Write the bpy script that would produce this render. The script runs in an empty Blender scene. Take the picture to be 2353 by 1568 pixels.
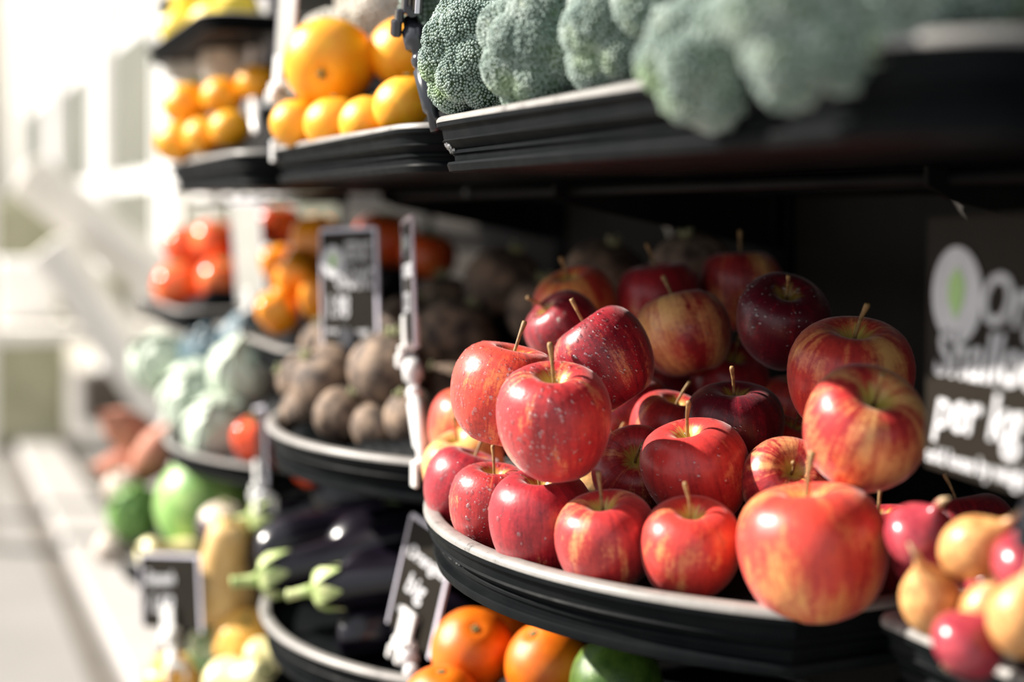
import bpy, math, random
import numpy as np
from mathutils import Vector, Matrix, Quaternion

random.seed(7)
rng = np.random.default_rng(7)
scene = bpy.context.scene
col = scene.collection

# ------------------------------------------------------------------ camera
CZ = 1.30                       # eye height above the floor
F = 50.0 / 36.0 * 2353.0        # focal length in photo pixels
HOR = 490.0                     # photo row of the horizon
TH = math.radians(23.07)        # the shelf runs along +Y; the camera is turned towards it
CT, ST = math.cos(TH), math.sin(TH)
cam = bpy.data.cameras.new('camera')
cam_ob = bpy.data.objects.new('camera', cam)
col.objects.link(cam_ob)
cam.sensor_width = 36.0
cam.lens = 50.0
cam.shift_y = (HOR - 784.0) / 2353.0
cam.clip_start = 0.02
cam.clip_end = 200
cam.dof.use_dof = True
cam.dof.focus_distance = 1.07
cam.dof.aperture_fstop = 2.1
cam_ob.location = (0, 0, CZ)
cam_ob.rotation_euler = (math.pi / 2, 0, -TH)
scene.camera = cam_ob

# ------------------------------------------------------------------ sky, sun, exposure
world = bpy.data.worlds.new('world')
scene.world = world
world.use_nodes = True
wn = world.node_tree.nodes
bg = wn['Background']
bg.inputs['Color'].default_value = (0.90, 0.94, 1.0, 1)
bg.inputs['Strength'].default_value = 1.0
sun = bpy.data.lights.new('sun', 'SUN')
sun.energy = 13.0
sun.angle = math.radians(1.0)
sun.color = (1.0, 0.93, 0.84)
sun_ob = bpy.data.objects.new('sun', sun)
col.objects.link(sun_ob)
SUN_TO = Vector((-0.67, 0.47, 0.57)).normalized()
sun_ob.rotation_euler = SUN_TO.to_track_quat('Z', 'Y').to_euler()
sun_ob.location = (-3, 3, 6)
scene.view_settings.view_transform = 'Standard'
scene.view_settings.look = 'None'
scene.view_settings.gamma = 1.0
scene.view_settings.exposure = 0.0
scene.view_settings.use_curve_mapping = False


def P(u, v, d):
    """the point that stands d metres deep where the photo shows pixel (u, v)"""
    xc = (u - 1176.5) / F * d
    return Vector((xc * CT + d * ST, -xc * ST + d * CT, CZ - (v - HOR) / F * d))


def cdir(ax, ay, az):
    """direction: right, up, towards the camera"""
    return Vector((ax * CT - az * ST, -ax * ST - az * CT, ay)).normalized()


# ------------------------------------------------------------------ helpers
def tag(o, label=None, cat=None, group=None, kind=None):
    if label: o['label'] = label
    if cat: o['category'] = cat
    if group: o['group'] = group
    if kind: o['kind'] = kind
    return o


def obj(name, mesh, mat=None, parent=None, loc=None, quat=None, scale=None):
    o = bpy.data.objects.new(name, mesh)
    col.objects.link(o)
    if mat is not None and mesh is not None and len(mesh.materials) == 0:
        mesh.materials.append(mat)
    if parent is not None: o.parent = parent
    if loc is not None: o.location = loc
    if quat is not None:
        o.rotation_mode = 'QUATERNION'
        o.rotation_quaternion = quat
    if scale is not None:
        o.scale = (scale,) * 3 if isinstance(scale, (int, float)) else scale
    return o


def empty(name, loc=(0, 0, 0)):
    o = bpy.data.objects.new(name, None)
    col.objects.link(o)
    o.empty_display_size = 0.02
    o.location = loc
    return o


def pymesh(name, verts, faces, smooth=True):
    m = bpy.data.meshes.new(name)
    m.from_pydata([tuple(v) for v in verts], [], faces)
    if smooth:
        m.polygons.foreach_set('use_smooth', [True] * len(m.polygons))
    m.update()
    return m


def trimesh(name, V, T, smooth=True):
    V = np.asarray(V, np.float32); T = np.asarray(T, np.int32)
    m = bpy.data.meshes.new(name)
    m.vertices.add(len(V)); m.vertices.foreach_set('co', V.ravel())
    m.loops.add(len(T) * 3); m.loops.foreach_set('vertex_index', T.ravel())
    m.polygons.add(len(T))
    m.polygons.foreach_set('loop_start', np.arange(0, len(T) * 3, 3, dtype=np.int32))
    m.polygons.foreach_set('loop_total', np.full(len(T), 3, np.int32))
    if smooth:
        m.polygons.foreach_set('use_smooth', np.ones(len(T), bool))
    m.update(calc_edges=True)
    return m


class MB:
    """collects shapes into one mesh"""
    def __init__(s): s.v = []; s.f = []
    def add(s, verts, faces):
        n = len(s.v); s.v += [tuple(v) for v in verts]; s.f += [tuple(i + n for i in f) for f in faces]; return s
    def box(s, c, size, R=None, bev=0.0):
        hx, hy, hz = [k / 2 for k in size]
        b = min(bev, hx * .45, hy * .45, hz * .45)
        if b <= 0:
            vs = [Vector((x, y, z)) for x in (-hx, hx) for y in (-hy, hy) for z in (-hz, hz)]
            fs = [(0, 1, 3, 2), (4, 6, 7, 5), (0, 4, 5, 1), (2, 3, 7, 6), (0, 2, 6, 4), (1, 5, 7, 3)]
        else:   # chamfered box
            vs = []; idx = {}
            for sx in (-1, 1):
                for sy in (-1, 1):
                    for sz in (-1, 1):
                        for k in range(3):
                            p = [sx * hx, sy * hy, sz * hz]
                            for j in range(3):
                                if j != k: p[j] -= (sx, sy, sz)[j] * b
                            idx[(sx, sy, sz, k)] = len(vs); vs.append(Vector(p))
            fs = []
            I = lambda sx, sy, sz, k: idx[(sx, sy, sz, k)]
            for q in (-1, 1):
                fs.append((I(q, -1, -1, 0), I(q, 1, -1, 0), I(q, 1, 1, 0), I(q, -1, 1, 0))[::q])
                fs.append((I(-1, q, -1, 1), I(-1, q, 1, 1), I(1, q, 1, 1), I(1, q, -1, 1))[::q])
                fs.append((I(-1, -1, q, 2), I(1, -1, q, 2), I(1, 1, q, 2), I(-1, 1, q, 2))[::q])
            for a in (-1, 1):
                for c2 in (-1, 1):
                    fs.append((I(a, c2, -1, 0), I(a, c2, 1, 0), I(a, c2, 1, 1), I(a, c2, -1, 1)))
                    fs.append((I(a, -1, c2, 0), I(a, 1, c2, 0), I(a, 1, c2, 2), I(a, -1, c2, 2)))
                    fs.append((I(-1, a, c2, 1), I(1, a, c2, 1), I(1, a, c2, 2), I(-1, a, c2, 2)))
                    for e in (-1, 1):
                        fs.append((I(a, c2, e, 0), I(a, c2, e, 1), I(a, c2, e, 2)))
        if R is not None: vs = [R @ v for v in vs]
        c = Vector(c)
        return s.add([v + c for v in vs], fs)
    def tube(s, pts, rad, seg=8, caps=True):
        pts = [Vector(p) for p in pts]; n = len(pts)
        rads = rad if isinstance(rad, (list, tuple)) else [rad] * n
        vs = []; fs = []
        t0 = (pts[1] - pts[0]).normalized()
        nrm = t0.orthogonal().normalized()
        for i, p in enumerate(pts):
            t = (pts[min(i + 1, n - 1)] - pts[max(i - 1, 0)]).normalized()
            nrm = (nrm - t * nrm.dot(t)).normalized()
            b = t.cross(nrm)
            for k in range(seg):
                a = 2 * math.pi * k / seg
                vs.append(p + (nrm * math.cos(a) + b * math.sin(a)) * rads[i])
        for i in range(n - 1):
            for k in range(seg):
                k2 = (k + 1) % seg
                fs.append((i * seg + k, i * seg + k2, (i + 1) * seg + k2, (i + 1) * seg + k))
        if caps:
            fs.append(tuple(range(seg))[::-1]); fs.append(tuple((n - 1) * seg + k for k in range(seg)))
        return s.add(vs, fs)
    def build(s, name, mat, parent=None, smooth=False, **k):
        m = pymesh(name, s.v, s.f, smooth)
        return obj(name, m, mat, parent, **k)


def catmull(pts, n):
    pts = [np.array(p, float) for p in pts]
    P_ = [2 * pts[0] - pts[1]] + pts + [2 * pts[-1] - pts[-2]]
    out = []
    for k in range(n):
        t = k / (n - 1) * (len(pts) - 1)
        i = min(int(t), len(pts) - 2); f = t - i
        a, b, c, d = P_[i], P_[i + 1], P_[i + 2], P_[i + 3]
        out.append(0.5 * ((2 * b) + (-a + c) * f + (2 * a - 5 * b + 4 * c - d) * f * f + (-a + 3 * b - 3 * c + d) * f ** 3))
    return out


def lathe(name, prof, rings=28, seg=36, warp=None):
    """closed body of revolution about Z; prof runs from top pole to bottom pole"""
    pr = catmull(prof, rings)
    V = [(0, 0, pr[0][1])]
    for i in range(1, rings - 1):
        r, z = max(pr[i][0], 1e-4), pr[i][1]
        for k in range(seg):
            a = 2 * math.pi * k / seg
            V.append((r * math.cos(a), r * math.sin(a), z))
    V.append((0, 0, pr[-1][1]))
    V = np.array(V, float)
    if warp is not None: V = warp(V)
    T = []
    for k in range(seg):
        T.append((0, 1 + k, 1 + (k + 1) % seg))
    for i in range(rings - 3):
        a = 1 + i * seg; b = a + seg
        for k in range(seg):
            k2 = (k + 1) % seg
            T.append((a + k, b + k, b + k2)); T.append((a + k, b + k2, a + k2))
    a = 1 + (rings - 3) * seg; e = len(V) - 1
    for k in range(seg):
        T.append((a + k, e, a + (k + 1) % seg))
    return trimesh(name, V, T)


def ico(sub):
    import bmesh
    bm = bmesh.new()
    bmesh.ops.create_icosphere(bm, subdivisions=sub, radius=1.0)
    bm.verts.ensure_lookup_table()
    V = np.array([v.co[:] for v in bm.verts]); T = np.array([[v.index for v in f.verts] for f in bm.faces])
    bm.free()
    return V, T


ICO1, ICO2, ICO3 = ico(1), ico(2), ico(3)


def beads(name, pts, nrm, rad, base=ICO1, flat=1.0, smooth=True):
    """many small round pieces in one mesh"""
    V0, T0 = base
    pts = np.asarray(pts); nrm = np.asarray(nrm); rad = np.asarray(rad)
    n = len(pts)
    V = np.repeat(V0[None], n, 0)
    if flat != 1.0:
        dn = np.einsum('nvk,nk->nv', V, nrm)
        V = V - nrm[:, None, :] * (dn * (1 - flat))[..., None]
    V = V * rad[:, None, None] + pts[:, None, :]
    T = T0[None] + (np.arange(n) * len(V0))[:, None, None]
    return trimesh(name, V.reshape(-1, 3), T.reshape(-1, 3), smooth)


def fib(n):
    i = np.arange(n) + .5
    ph = np.arccos(1 - 2 * i / n); th = np.pi * (1 + 5 ** .5) * i
    return np.stack([np.cos(th) * np.sin(ph), np.sin(th) * np.sin(ph), np.cos(ph)], 1)


def axis_quat(axis, spin=0.0):
    q = Vector((0, 0, 1)).rotation_difference(Vector(axis).normalized())
    return q @ Quaternion((0, 0, 1), spin)


# ------------------------------------------------------------------ materials
class NT:
    def __init__(s, name):
        s.m = bpy.data.materials.new(name); s.m.use_nodes = True
        s.t = s.m.node_tree; s.b = s.t.nodes['Principled BSDF']
    def n(s, typ, **kw):
        nd = s.t.nodes.new(typ)
        for k, v in kw.items():
            if k in nd.inputs: nd.inputs[k].default_value = v
            else: setattr(nd, k, v)
        return nd
    def l(s, a, b): s.t.links.new(a, b)
    def math(s, op, a, b=None, clamp=False):
        nd = s.t.nodes.new('ShaderNodeMath'); nd.operation = op; nd.use_clamp = clamp
        for i, x in enumerate((a, b)):
            if x is None: continue
            if isinstance(x, (int, float)): nd.inputs[i].default_value = x
            else: s.l(x, nd.inputs[i])
        return nd.outputs[0]
    def ramp(s, x, stops, interp='LINEAR'):
        nd = s.t.nodes.new('ShaderNodeValToRGB'); cr = nd.color_ramp; cr.interpolation = interp
        while len(cr.elements) < len(stops): cr.elements.new(0.5)
        for e, (p, c) in zip(cr.elements, stops):
            e.position = p; e.color = (c, c, c, 1) if isinstance(c, (int, float)) else (*c, 1)
        s.l(x, nd.inputs[0]); return nd.outputs[0]
    def mix(s, f, a, b):
        nd = s.t.nodes.new('ShaderNodeMix'); nd.data_type = 'RGBA'
        for sock, x in ((nd.inputs[0], f), (nd.inputs[6], a), (nd.inputs[7], b)):
            if isinstance(x, (int, float)): sock.default_value = x
            elif isinstance(x, tuple): sock.default_value = (*x, 1)
            else: s.l(x, sock)
        return nd.outputs[2]
    def noise(s, scale, detail=3, vec=None, rough=.55):
        nd = s.n('ShaderNodeTexNoise'); nd.inputs['Scale'].default_value = scale
        nd.inputs['Detail'].default_value = detail; nd.inputs['Roughness'].default_value = rough
        if vec is not None: s.l(vec, nd.inputs['Vector'])
        return nd.outputs['Fac']
    def coord(s): return s.n('ShaderNodeTexCoord').outputs['Object']
    def set(s, **kw):
        for k, v in kw.items():
            inp = s.b.inputs[k.replace('_', ' ')]
            if isinstance(v, (int, float)): inp.default_value = v
            elif isinstance(v, tuple): inp.default_value = (*v, 1) if len(v) == 3 else v
            else: s.l(v, inp)
        return s
    def bump(s, h, strength=.3, dist=.002):
        nd = s.n('ShaderNodeBump'); nd.inputs['Strength'].default_value = strength
        nd.inputs['Distance'].default_value = dist
        s.l(h, nd.inputs['Height']); s.l(nd.outputs[0], s.b.inputs['Normal'])


def mottled(name, c1, c2, scale=8, rough=.5, bump=0, bscale=60, lo=.35, hi=.65, spec=.5, **kw):
    t = NT(name); co = t.coord()
    f = t.noise(scale, 4, co)
    t.set(Base_Color=t.ramp(f, [(lo, c1), (hi, c2)]), Roughness=rough, Specular_IOR_Level=spec, **kw)
    if bump: t.bump(t.noise(bscale, 3, co), bump, .002)
    return t.m


def apple_material():
    t = NT('apple_skin'); co = t.coord()
    oi = t.n('ShaderNodeObjectInfo')
    sep = t.n('ShaderNodeSeparateXYZ'); t.l(co, sep.inputs[0])
    x, y, z = sep.outputs
    r = t.math('SQRT', t.math('ADD', t.math('MULTIPLY', x, x), t.math('ADD', t.math('MULTIPLY', y, y), 1e-5)))
    ax, ay = t.math('DIVIDE', x, r), t.math('DIVIDE', y, r)
    rnd = t.math('MULTIPLY', oi.outputs['Random'], 37.0)
    def vec(k, kz):
        c = t.n('ShaderNodeCombineXYZ')
        t.l(t.math('ADD', t.math('MULTIPLY', ax, k), rnd), c.inputs[0])
        t.l(t.math('MULTIPLY', ay, k), c.inputs[1]); t.l(t.math('MULTIPLY', z, kz), c.inputs[2])
        return c.outputs[0]
    broad = t.noise(1.0, 2, vec(1.3, 1.6))
    streak = t.noise(1.0, 4, vec(5.0, 1.3), .65)
    fine = t.noise(1.0, 5, vec(17.0, 4.0), .7)
    mott = t.noise(21.0, 6, co, .78)
    cs = t.n('ShaderNodeSeparateColor'); t.l(oi.outputs['Color'], cs.inputs[0])
    dark, yel, org = cs.outputs
    # flesh colour showing through
    under = t.mix(org, (0.82, 0.55, 0.22), (0.84, 0.34, 0.08))
    red = t.mix(org, (0.47, 0.020, 0.034), (0.68, 0.066, 0.034))
    deep = (0.085, 0.004, 0.012)
    s = t.math('ADD', t.math('MULTIPLY', streak, .42), t.math('ADD', t.math('MULTIPLY', fine, .28), t.math('MULTIPLY', mott, .40)))
    dk = t.math('ADD', t.math('MULTIPLY', t.math('SUBTRACT', s, .55), 3.2), t.math('ADD', t.math('MULTIPLY', dark, 1.0), .06), True)
    c = t.mix(dk, red, deep)
    yl = t.math('ADD', t.math('MULTIPLY', t.math('SUBTRACT', broad, .5), 3.2),
                t.math('ADD', t.math('MULTIPLY', t.math('SUBTRACT', .56, s), 3.6), t.math('SUBTRACT', t.math('MULTIPLY', yel, 1.8), .80)), True)
    c = t.mix(yl, c, under)
    # yellow-green star round the stem
    cav = t.math('MULTIPLY', t.math('SUBTRACT', t.math('ADD', .155, t.math('MULTIPLY', t.math('SUBTRACT', streak, .5), .30)), r), 11.0, True)
    cav = t.math('MULTIPLY', cav, t.math('MULTIPLY', t.math('ADD', z, .02), 8.0, True))
    c = t.mix(cav, c, t.mix(dark, (0.62, 0.50, 0.10), (0.32, 0.20, 0.03)))
    # lenticels
    vo = t.n('ShaderNodeTexVoronoi'); vo.inputs['Scale'].default_value = 30.0; t.l(co, vo.inputs['Vector'])
    len_ = t.math('MULTIPLY', t.math('SUBTRACT', .10, vo.outputs['Distance']), 14.0, True)
    c = t.mix(t.math('MULTIPLY', len_, .45), c, (0.85, 0.42, 0.28))
    t.set(Base_Color=c, Roughness=t.math('ADD', .27, t.math('MULTIPLY', mott, .20)), Specular_IOR_Level=.5)
    t.set(Sheen_Weight=.22, Sheen_Roughness=.35, Sheen_Tint=(1.0, .90, .88))
    t.bump(t.noise(7.0, 2, co), .10, .006)
    return t.m


M = {}
M['apple'] = apple_material()
M['stem'] = mottled('apple_stem', (.16, .085, .03), (.36, .22, .08), 14, .6)
t = NT('water')      # thin clear drops: see-through with a sharp surface gloss
tr = t.n('ShaderNodeBsdfTransparent'); gl = t.n('ShaderNodeBsdfGlossy'); gl.inputs['Roughness'].default_value = .06
fr = t.n('ShaderNodeFresnel'); fr.inputs['IOR'].default_value = 1.45
mx = t.n('ShaderNodeMixShader'); t.l(t.math('MINIMUM', t.math('ADD', fr.outputs[0], .14), .45), mx.inputs[0]); t.l(tr.outputs[0], mx.inputs[1]); t.l(gl.outputs[0], mx.inputs[2])
t.l(mx.outputs[0], t.t.nodes['Material Output'].inputs['Surface']); M['water'] = t.m
# tray plastic
t = NT('black_plastic'); co = t.coord()
f = t.noise(22, 4, co)
t.set(Base_Color=t.ramp(f, [(.3, (.004, .005, .006)), (.7, (.008, .009, .0095))]), Roughness=t.ramp(t.noise(60, 3, co), [(.3, .40), (.7, .55)]), Specular_IOR_Level=.03)
t.bump(t.noise(400, 2, co), .08, .0005); M['tray'] = t.m
t = NT('worn_rim_plastic'); co = t.coord()  # same black plastic; the sun on its top edge is put into the colour
t.set(Base_Color=t.ramp(t.noise(45, 5, co, .7), [(.28, (.06, .057, .053)), (.40, (.21, .20, .187)), (.72, (.28, .268, .25))]), Roughness=.42, Specular_IOR_Level=.6)
t.bump(t.noise(90, 3, co), .15, .001); M['rim'] = t.m
M['metal_dark'] = mottled('dark_painted_steel', (.004, .004, .0045), (.008, .008, .0075), 12, .6, spec=.06)
M['panel'] = mottled('dark_back_panel', (.012, .0105, .009), (.024, .020, .016), 5, .65, spec=.2)
M['slot'] = mottled('slot_hole', (.002, .002, .002), (.004, .004, .004), 9, .9)
M['card'] = mottled('black_card', (.012, .0105, .008), (.018, .015, .011), 6, .55, spec=.06)
M['chalk'] = mottled('white_print', (.46, .46, .48), (.54, .54, .56), 40, .6)
M['green_print'] = mottled('green_print', (.28, .46, .17), (.34, .52, .20), 20, .6)
M['sleeve'] = mottled('pale_sleeve_edge', (.50, .48, .56), (.62, .60, .68), 20, .25)
M['white_card'] = mottled('white_card', (.26, .26, .23), (.36, .35, .32), 7, .5)
M['white_clip'] = mottled('white_clip_plastic', (.60, .60, .60), (.75, .74, .72), 20, .3)
M['black_clip'] = mottled('black_clip_plastic', (.012, .013, .018), (.025, .027, .036), 20, .18, spec=.7)
t = NT('broccoli_buds'); co = t.coord()
c = t.ramp(t.noise(34, 5, co, .7), [(.30, (.085, .145, .12)), (.50, (.25, .325, .285)), (.70, (.52, .57, .53))])
c = t.mix(t.ramp(t.noise(17, 3, co), [(.56, 0.), (.70, .75)]), c, (.20, .34, .09))
t.set(Base_Color=c, Roughness=.5); M['bud_dark'] = t.m
M['crown'] = mottled('broccoli_flesh', (.015, .035, .014), (.06, .12, .03), 30, .6)
M['stalk'] = mottled('broccoli_stalk', (.25, .42, .14), (.42, .58, .27), 20, .5)
M['cauli'] = mottled('cauliflower_curd', (.55, .52, .46), (.72, .69, .62), 24, .7)
M['orange'] = mottled('orange_peel', (.64, .115, .003), (.74, .165, .005), 5, .36, .25, 70)
M['mandarin'] = mottled('yellow_orange_peel', (.90, .33, .006), (.95, .45, .012), 5, .36, .25, 70)
M['lemon'] = mottled('lemon_peel', (.86, .60, .03), (.92, .72, .08), 5, .36, .25, 70)
M['calyx'] = mottled('dried_calyx', (.10, .12, .03), (.22, .20, .07), 20, .7)
M['lime'] = mottled('green_peel', (.035, .085, .010), (.085, .16, .022), 7, .32, .3, 60)
M['beet'] = mottled('beetroot_skin', (.045, .030, .024), (.36, .25, .17), 4.2, .75, .5, 40, lo=.36, hi=.72)
M['beetstalk'] = mottled('beet_stub', (.22, .26, .09), (.42, .40, .24), 20, .6)
M['eggplant'] = mottled('eggplant_skin', (.003, .002, .005), (.006, .004, .009), 8, .24, spec=.5)
M['eggcap'] = mottled('eggplant_cap', (.30, .42, .13), (.55, .60, .28), 14, .55)
M['pepper_o'] = mottled('orange_pepper_skin', (.85, .24, .012), (.90, .36, .02), 4, .16)
M['pepper_r'] = mottled('red_pepper_skin', (.75, .055, .02), (.85, .11, .03), 4, .16)
M['tomato'] = mottled('tomato_skin', (.75, .07, .02), (.85, .20, .04), 3, .16)
M['pstem'] = mottled('green_stem', (.10, .22, .04), (.20, .34, .08), 20, .5)
M['leaf_pale'] = mottled('pale_cabbage_leaf', (.42, .52, .40), (.62, .68, .58), 9, .5, .3, 20)
M['leaf_blue'] = mottled('blue_green_leaf', (.07, .13, .16), (.15, .22, .26), 9, .42, .3, 20)
M['leaf_green'] = mottled('green_leaf', (.10, .24, .05), (.22, .40, .10), 9, .5, .3, 20)
M['melon'] = mottled('melon_rind', (.12, .30, .06), (.34, .52, .16), 4, .42)
M['squash'] = mottled('butternut_rind', (.62, .38, .13), (.75, .52, .24), 5, .5)
M['squash_y'] = mottled('yellow_squash_rind', (.70, .62, .24), (.82, .76, .45), 5, .4)
M['gourd_g'] = mottled('green_striped_gourd', (.13, .30, .13), (.55, .60, .36), 6, .4, lo=.45, hi=.55)
M['gourd_o'] = mottled('orange_gourd', (.80, .38, .05), (.88, .52, .13), 5, .4)
M['sweet'] = mottled('sweet_potato_skin', (.42, .14, .09), (.60, .28, .18), 8, .7)
M['turnip'] = mottled('turnip_skin', (.46, .37, .31), (.58, .50, .43), 8, .6)
t = NT('purple_top_turnip'); co = t.coord(); sp = t.n('ShaderNodeSeparateXYZ'); t.l(co, sp.inputs[0])
t.set(Base_Color=t.mix(t.ramp(t.math('ADD', sp.outputs[2], t.math('MULTIPLY', t.noise(6, 3, co), .3)), [(.32, 0.), (.40, 1.)]), (.05, .025, .04), (.62, .52, .42)), Roughness=.45); M['purpletop'] = t.m
M['shallot'] = mottled('shallot_skin', (.42, .16, .05), (.66, .36, .13), 10, .4)
M['redonion'] = mottled('red_onion_skin', (.22, .02, .035), (.42, .055, .07), 7, .25)
M['papery'] = mottled('papery_neck', (.40, .27, .14), (.60, .45, .27), 20, .6)
# far surroundings
M['floor'] = mottled('pale_paving', (.185, .175, .165), (.22, .21, .198), 1.2, .75)
M['joint'] = mottled('paving_joint', (.085, .075, .062), (.11, .097, .08), 5, .9)
M['kerb'] = mottled('white_kerb', (.30, .285, .27), (.35, .335, .32), 3, .6)
M['facade'] = mottled('cream_render', (.36, .34, .29), (.44, .42, .36), 2, .8)
M['white_paint'] = mottled('white_paint', (.80, .79, .78), (.86, .85, .84), 2, .5)
M['timber'] = mottled('whitewashed_timber', (.66, .63, .58), (.74, .71, .66), 6, .6)
M['dark_wood'] = mottled('dark_wood', (.055, .045, .04), (.09, .075, .065), 8, .7)
M['olive'] = mottled('olive_canvas', (.26, .26, .17), (.34, .33, .23), 5, .8)
M['glass_pane'] = mottled('window_glass', (.13, .13, .09), (.20, .20, .14), 3, .12, spec=.8)

# ------------------------------------------------------------------ the setting
Zc = lambda z: CZ + z           # heights below are given relative to the eye
XW = 0.86                       # face of the display's back panels


def struct(name, mb, mat, **k):
    o = mb.build(name, mat, **k); o['kind'] = 'structure'; return o


fl = MB().box((0, 12, -0.05), (60, 60, 0.1))
floor = struct('floor', fl, M['floor'])
# paving slabs' joints, as far as they can be told apart
for i in range(7):
    MB().box((-0.60 - 0.75 * i, 9.5, 0.001), (0.035, 13, 0.006)).build('joint', M['joint'], floor)
for i in range(9):
    MB().box((-2.4, 3.6 + 1.4 * i, 0.0012), (5.0, 0.035, 0.006)).build('joint', M['joint'], floor)
for x, w in ((.50, .07), (.84, .08), (-.15, .04)):
    MB().box((x, 9.5, 0.0015), (w, 13, 0.006)).build('joint', M['joint'], floor)
kb = MB().box((0.66, 9.2, 0.03), (0.22, 11.6, 0.06), bev=.02)
kerb = struct('trim_1', kb, M['kerb'])
# back of the display: posts and panels
back = struct('wall_back', MB().box((XW + 0.10, 1.1, 0.85), (0.06, 4.0, 1.70)), M['metal_dark'])
BAYS = [-0.395, 0.17, 0.735, 1.30, 1.865, 2.43, 2.995]
for i in range(6):
    y0, y1 = BAYS[i] + .022, BAYS[i + 1] - .022
    for z0, z1 in ((0.05, 0.46), (0.465, 0.93), (0.935, 1.32), (1.325, 1.69)):
        MB().box((XW + 0.035, (y0 + y1) / 2, (z0 + z1) / 2), (0.05, y1 - y0, z1 - z0), bev=.004).build('panel', M['panel'], back)
slot_mesh = None
for y in BAYS:
    p = MB().box((XW + 0.03, y, 0.86), (0.05, 0.036, 1.68), bev=.003).build('post', M['metal_dark'], back)
    sl = MB()
    for k in range(26):
        sl.box((XW + 0.0045, y, 0.15 + k * 0.06), (0.003, 0.007, 0.03))
    sl.build('slots', M['slot'], p)
shade_board = struct('ceiling', MB().box((0.70, 1.3, 1.735), (0.42, 3.6, 0.05), bev=.01), M['metal_dark'])  # unseen board added over the display to keep its back dark
struct('trim_2', MB().box((0.66, 1.3, 0.06), (0.36, 3.5, 0.12), bev=.01), M['metal_dark'])

# ------------------------------------------------------------------ trays
def bowed(y0, y1, xf, R, xb):
    """outline of a tray with a bowed front; starts at front corner y0, runs along the front"""
    yc, h = (y0 + y1) / 2, (y1 - y0) / 2
    pts = []
    n = 36
    for k in range(n + 1):
        a = -1 + 2 * k / n
        dy = h * math.sin(a * math.pi / 2) * .5 + h * a * .5
        pts.append((xf + R - math.sqrt(R * R - dy * dy), yc + dy))
    pts += [(xb - .02, y1), (xb, y1 - .02), (xb, y0 + .02), (xb - .02, y0)]
    return pts


def straight(y0, y1, xf, xb, rc=0.05, xf1=None):
    xf1 = xf if xf1 is None else xf1
    pts = []
    for k in range(9):
        a = math.pi / 2 * k / 8
        pts.append((xf + rc - rc * math.sin(a), y0 + rc - rc * math.cos(a)))
    for k in range(1, 8):
        f = k / 8; pts.append((xf + (xf1 - xf) * f, y0 + rc + (y1 - y0 - 2 * rc) * f))
    for k in range(9):
        a = math.pi / 2 * k / 8
        pts.append((xf1 + rc - rc * math.cos(a), y1 - rc + rc * math.sin(a)))
    pts += [(xb - .02, y1), (xb, y1 - .02), (xb, y0 + .02), (xb - .02, y0)]
    return pts


def offset(pts, d):
    """moves an outline inwards by d"""
    n = len(pts); out = []
    for i in range(n):
        a, b, c = Vector(pts[i - 1]), Vector(pts[i]), Vector(pts[(i + 1) % n])
        e1, e2 = (b - a).normalized(), (c - b).normalized()
        n1, n2 = Vector((e1.y, -e1.x)), Vector((e2.y, -e2.x))
        m = (n1 + n2)
        m = m / max(m.length_squared / 2, .35)
        out.append((b.x + m.x * d, b.y + m.y * d))
    return out


def loft(name, outline, steps, mat, parent, cap_bot=False, cap_top=False, smooth=True):
    n = len(outline); V = []; Fc = []
    for d, z in steps:
        V += [(x, y, z) for x, y in offset(outline, d)]
    for i in range(len(steps) - 1):
        for k in range(n):
            k2 = (k + 1) % n
            Fc.append((i * n + k, i * n + k2, (i + 1) * n + k2, (i + 1) * n + k))
    if cap_bot: Fc.append(tuple((len(steps) - 1) * n + k for k in range(n)))
    if cap_top: Fc.append(tuple(range(n)))
    m = pymesh(name, V, Fc, False)
    if smooth:
        for p in m.polygons: p.use_smooth = len(p.vertices) == 4
        m.set_sharp_from_angle(angle=math.radians(40))
    return obj(name, m, mat, parent)


TRAYS = {}


def tray(key, outline, z, h, label, floor_drop=0.022, drops=False):
    z = Zc(z)
    t = empty('produce_tray', (sum(p[0] for p in outline) / len(outline), sum(p[1] for p in outline) / len(outline), z - h))
    tag(t, label, 'tray', 'black plastic produce trays of the display')
    inv = Matrix.Translation(-t.location)
    parts = []
    q = min(1.0, h / .046)
    # outer wall with a lip step, a bead and a wider foot ring
    parts.append(loft('wall', outline, [(.0025, z - .010 * q), (.0045, z - .0115 * q), (.0058, z - .019 * q), (.0045, z - .0205 * q), (.0065, z - .022 * q),
                                        (.013, z - h + .019 * q), (.0115, z - h + .0175 * q), (.0115, z - h + .0155 * q), (.014, z - h + .014 * q), (.0145, z - h + .009 * q)], M['tray'], t))
    parts.append(loft('foot_ring', outline, [(.0145, z - h + .0095 * q), (.009, z - h + .0085 * q), (.0082, z - h + .0065 * q), (.010, z - h + .001), (.013, z - h), (.03, z - h + .001)], M['tray'], t, cap_bot=True))
    parts.append(loft('lip', outline, [(.0025, z - .0105 * q), (.0003, z - .009 * q), (0, z - .0052 * q)], M['tray'], t))
    parts.append(loft('rim', outline, [(0, z - .0054 * q), (0, z - .003 * q), (.0012, z - .0012), (.0035, z), (.0105, z), (.0125, z - .0012), (.0135, z - .004)], M['rim'], t))
    parts.append(loft('floor_pan', outline, [(.0133, z - .003), (.018, z - floor_drop), (.03, z - floor_drop - .001)], M['tray'], t, cap_bot=True))
    for p in parts: p.matrix_parent_inverse = inv
    TRAYS[key] = dict(z=z - floor_drop - .001, outline=outline, root=t, h=h)
    return t


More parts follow.
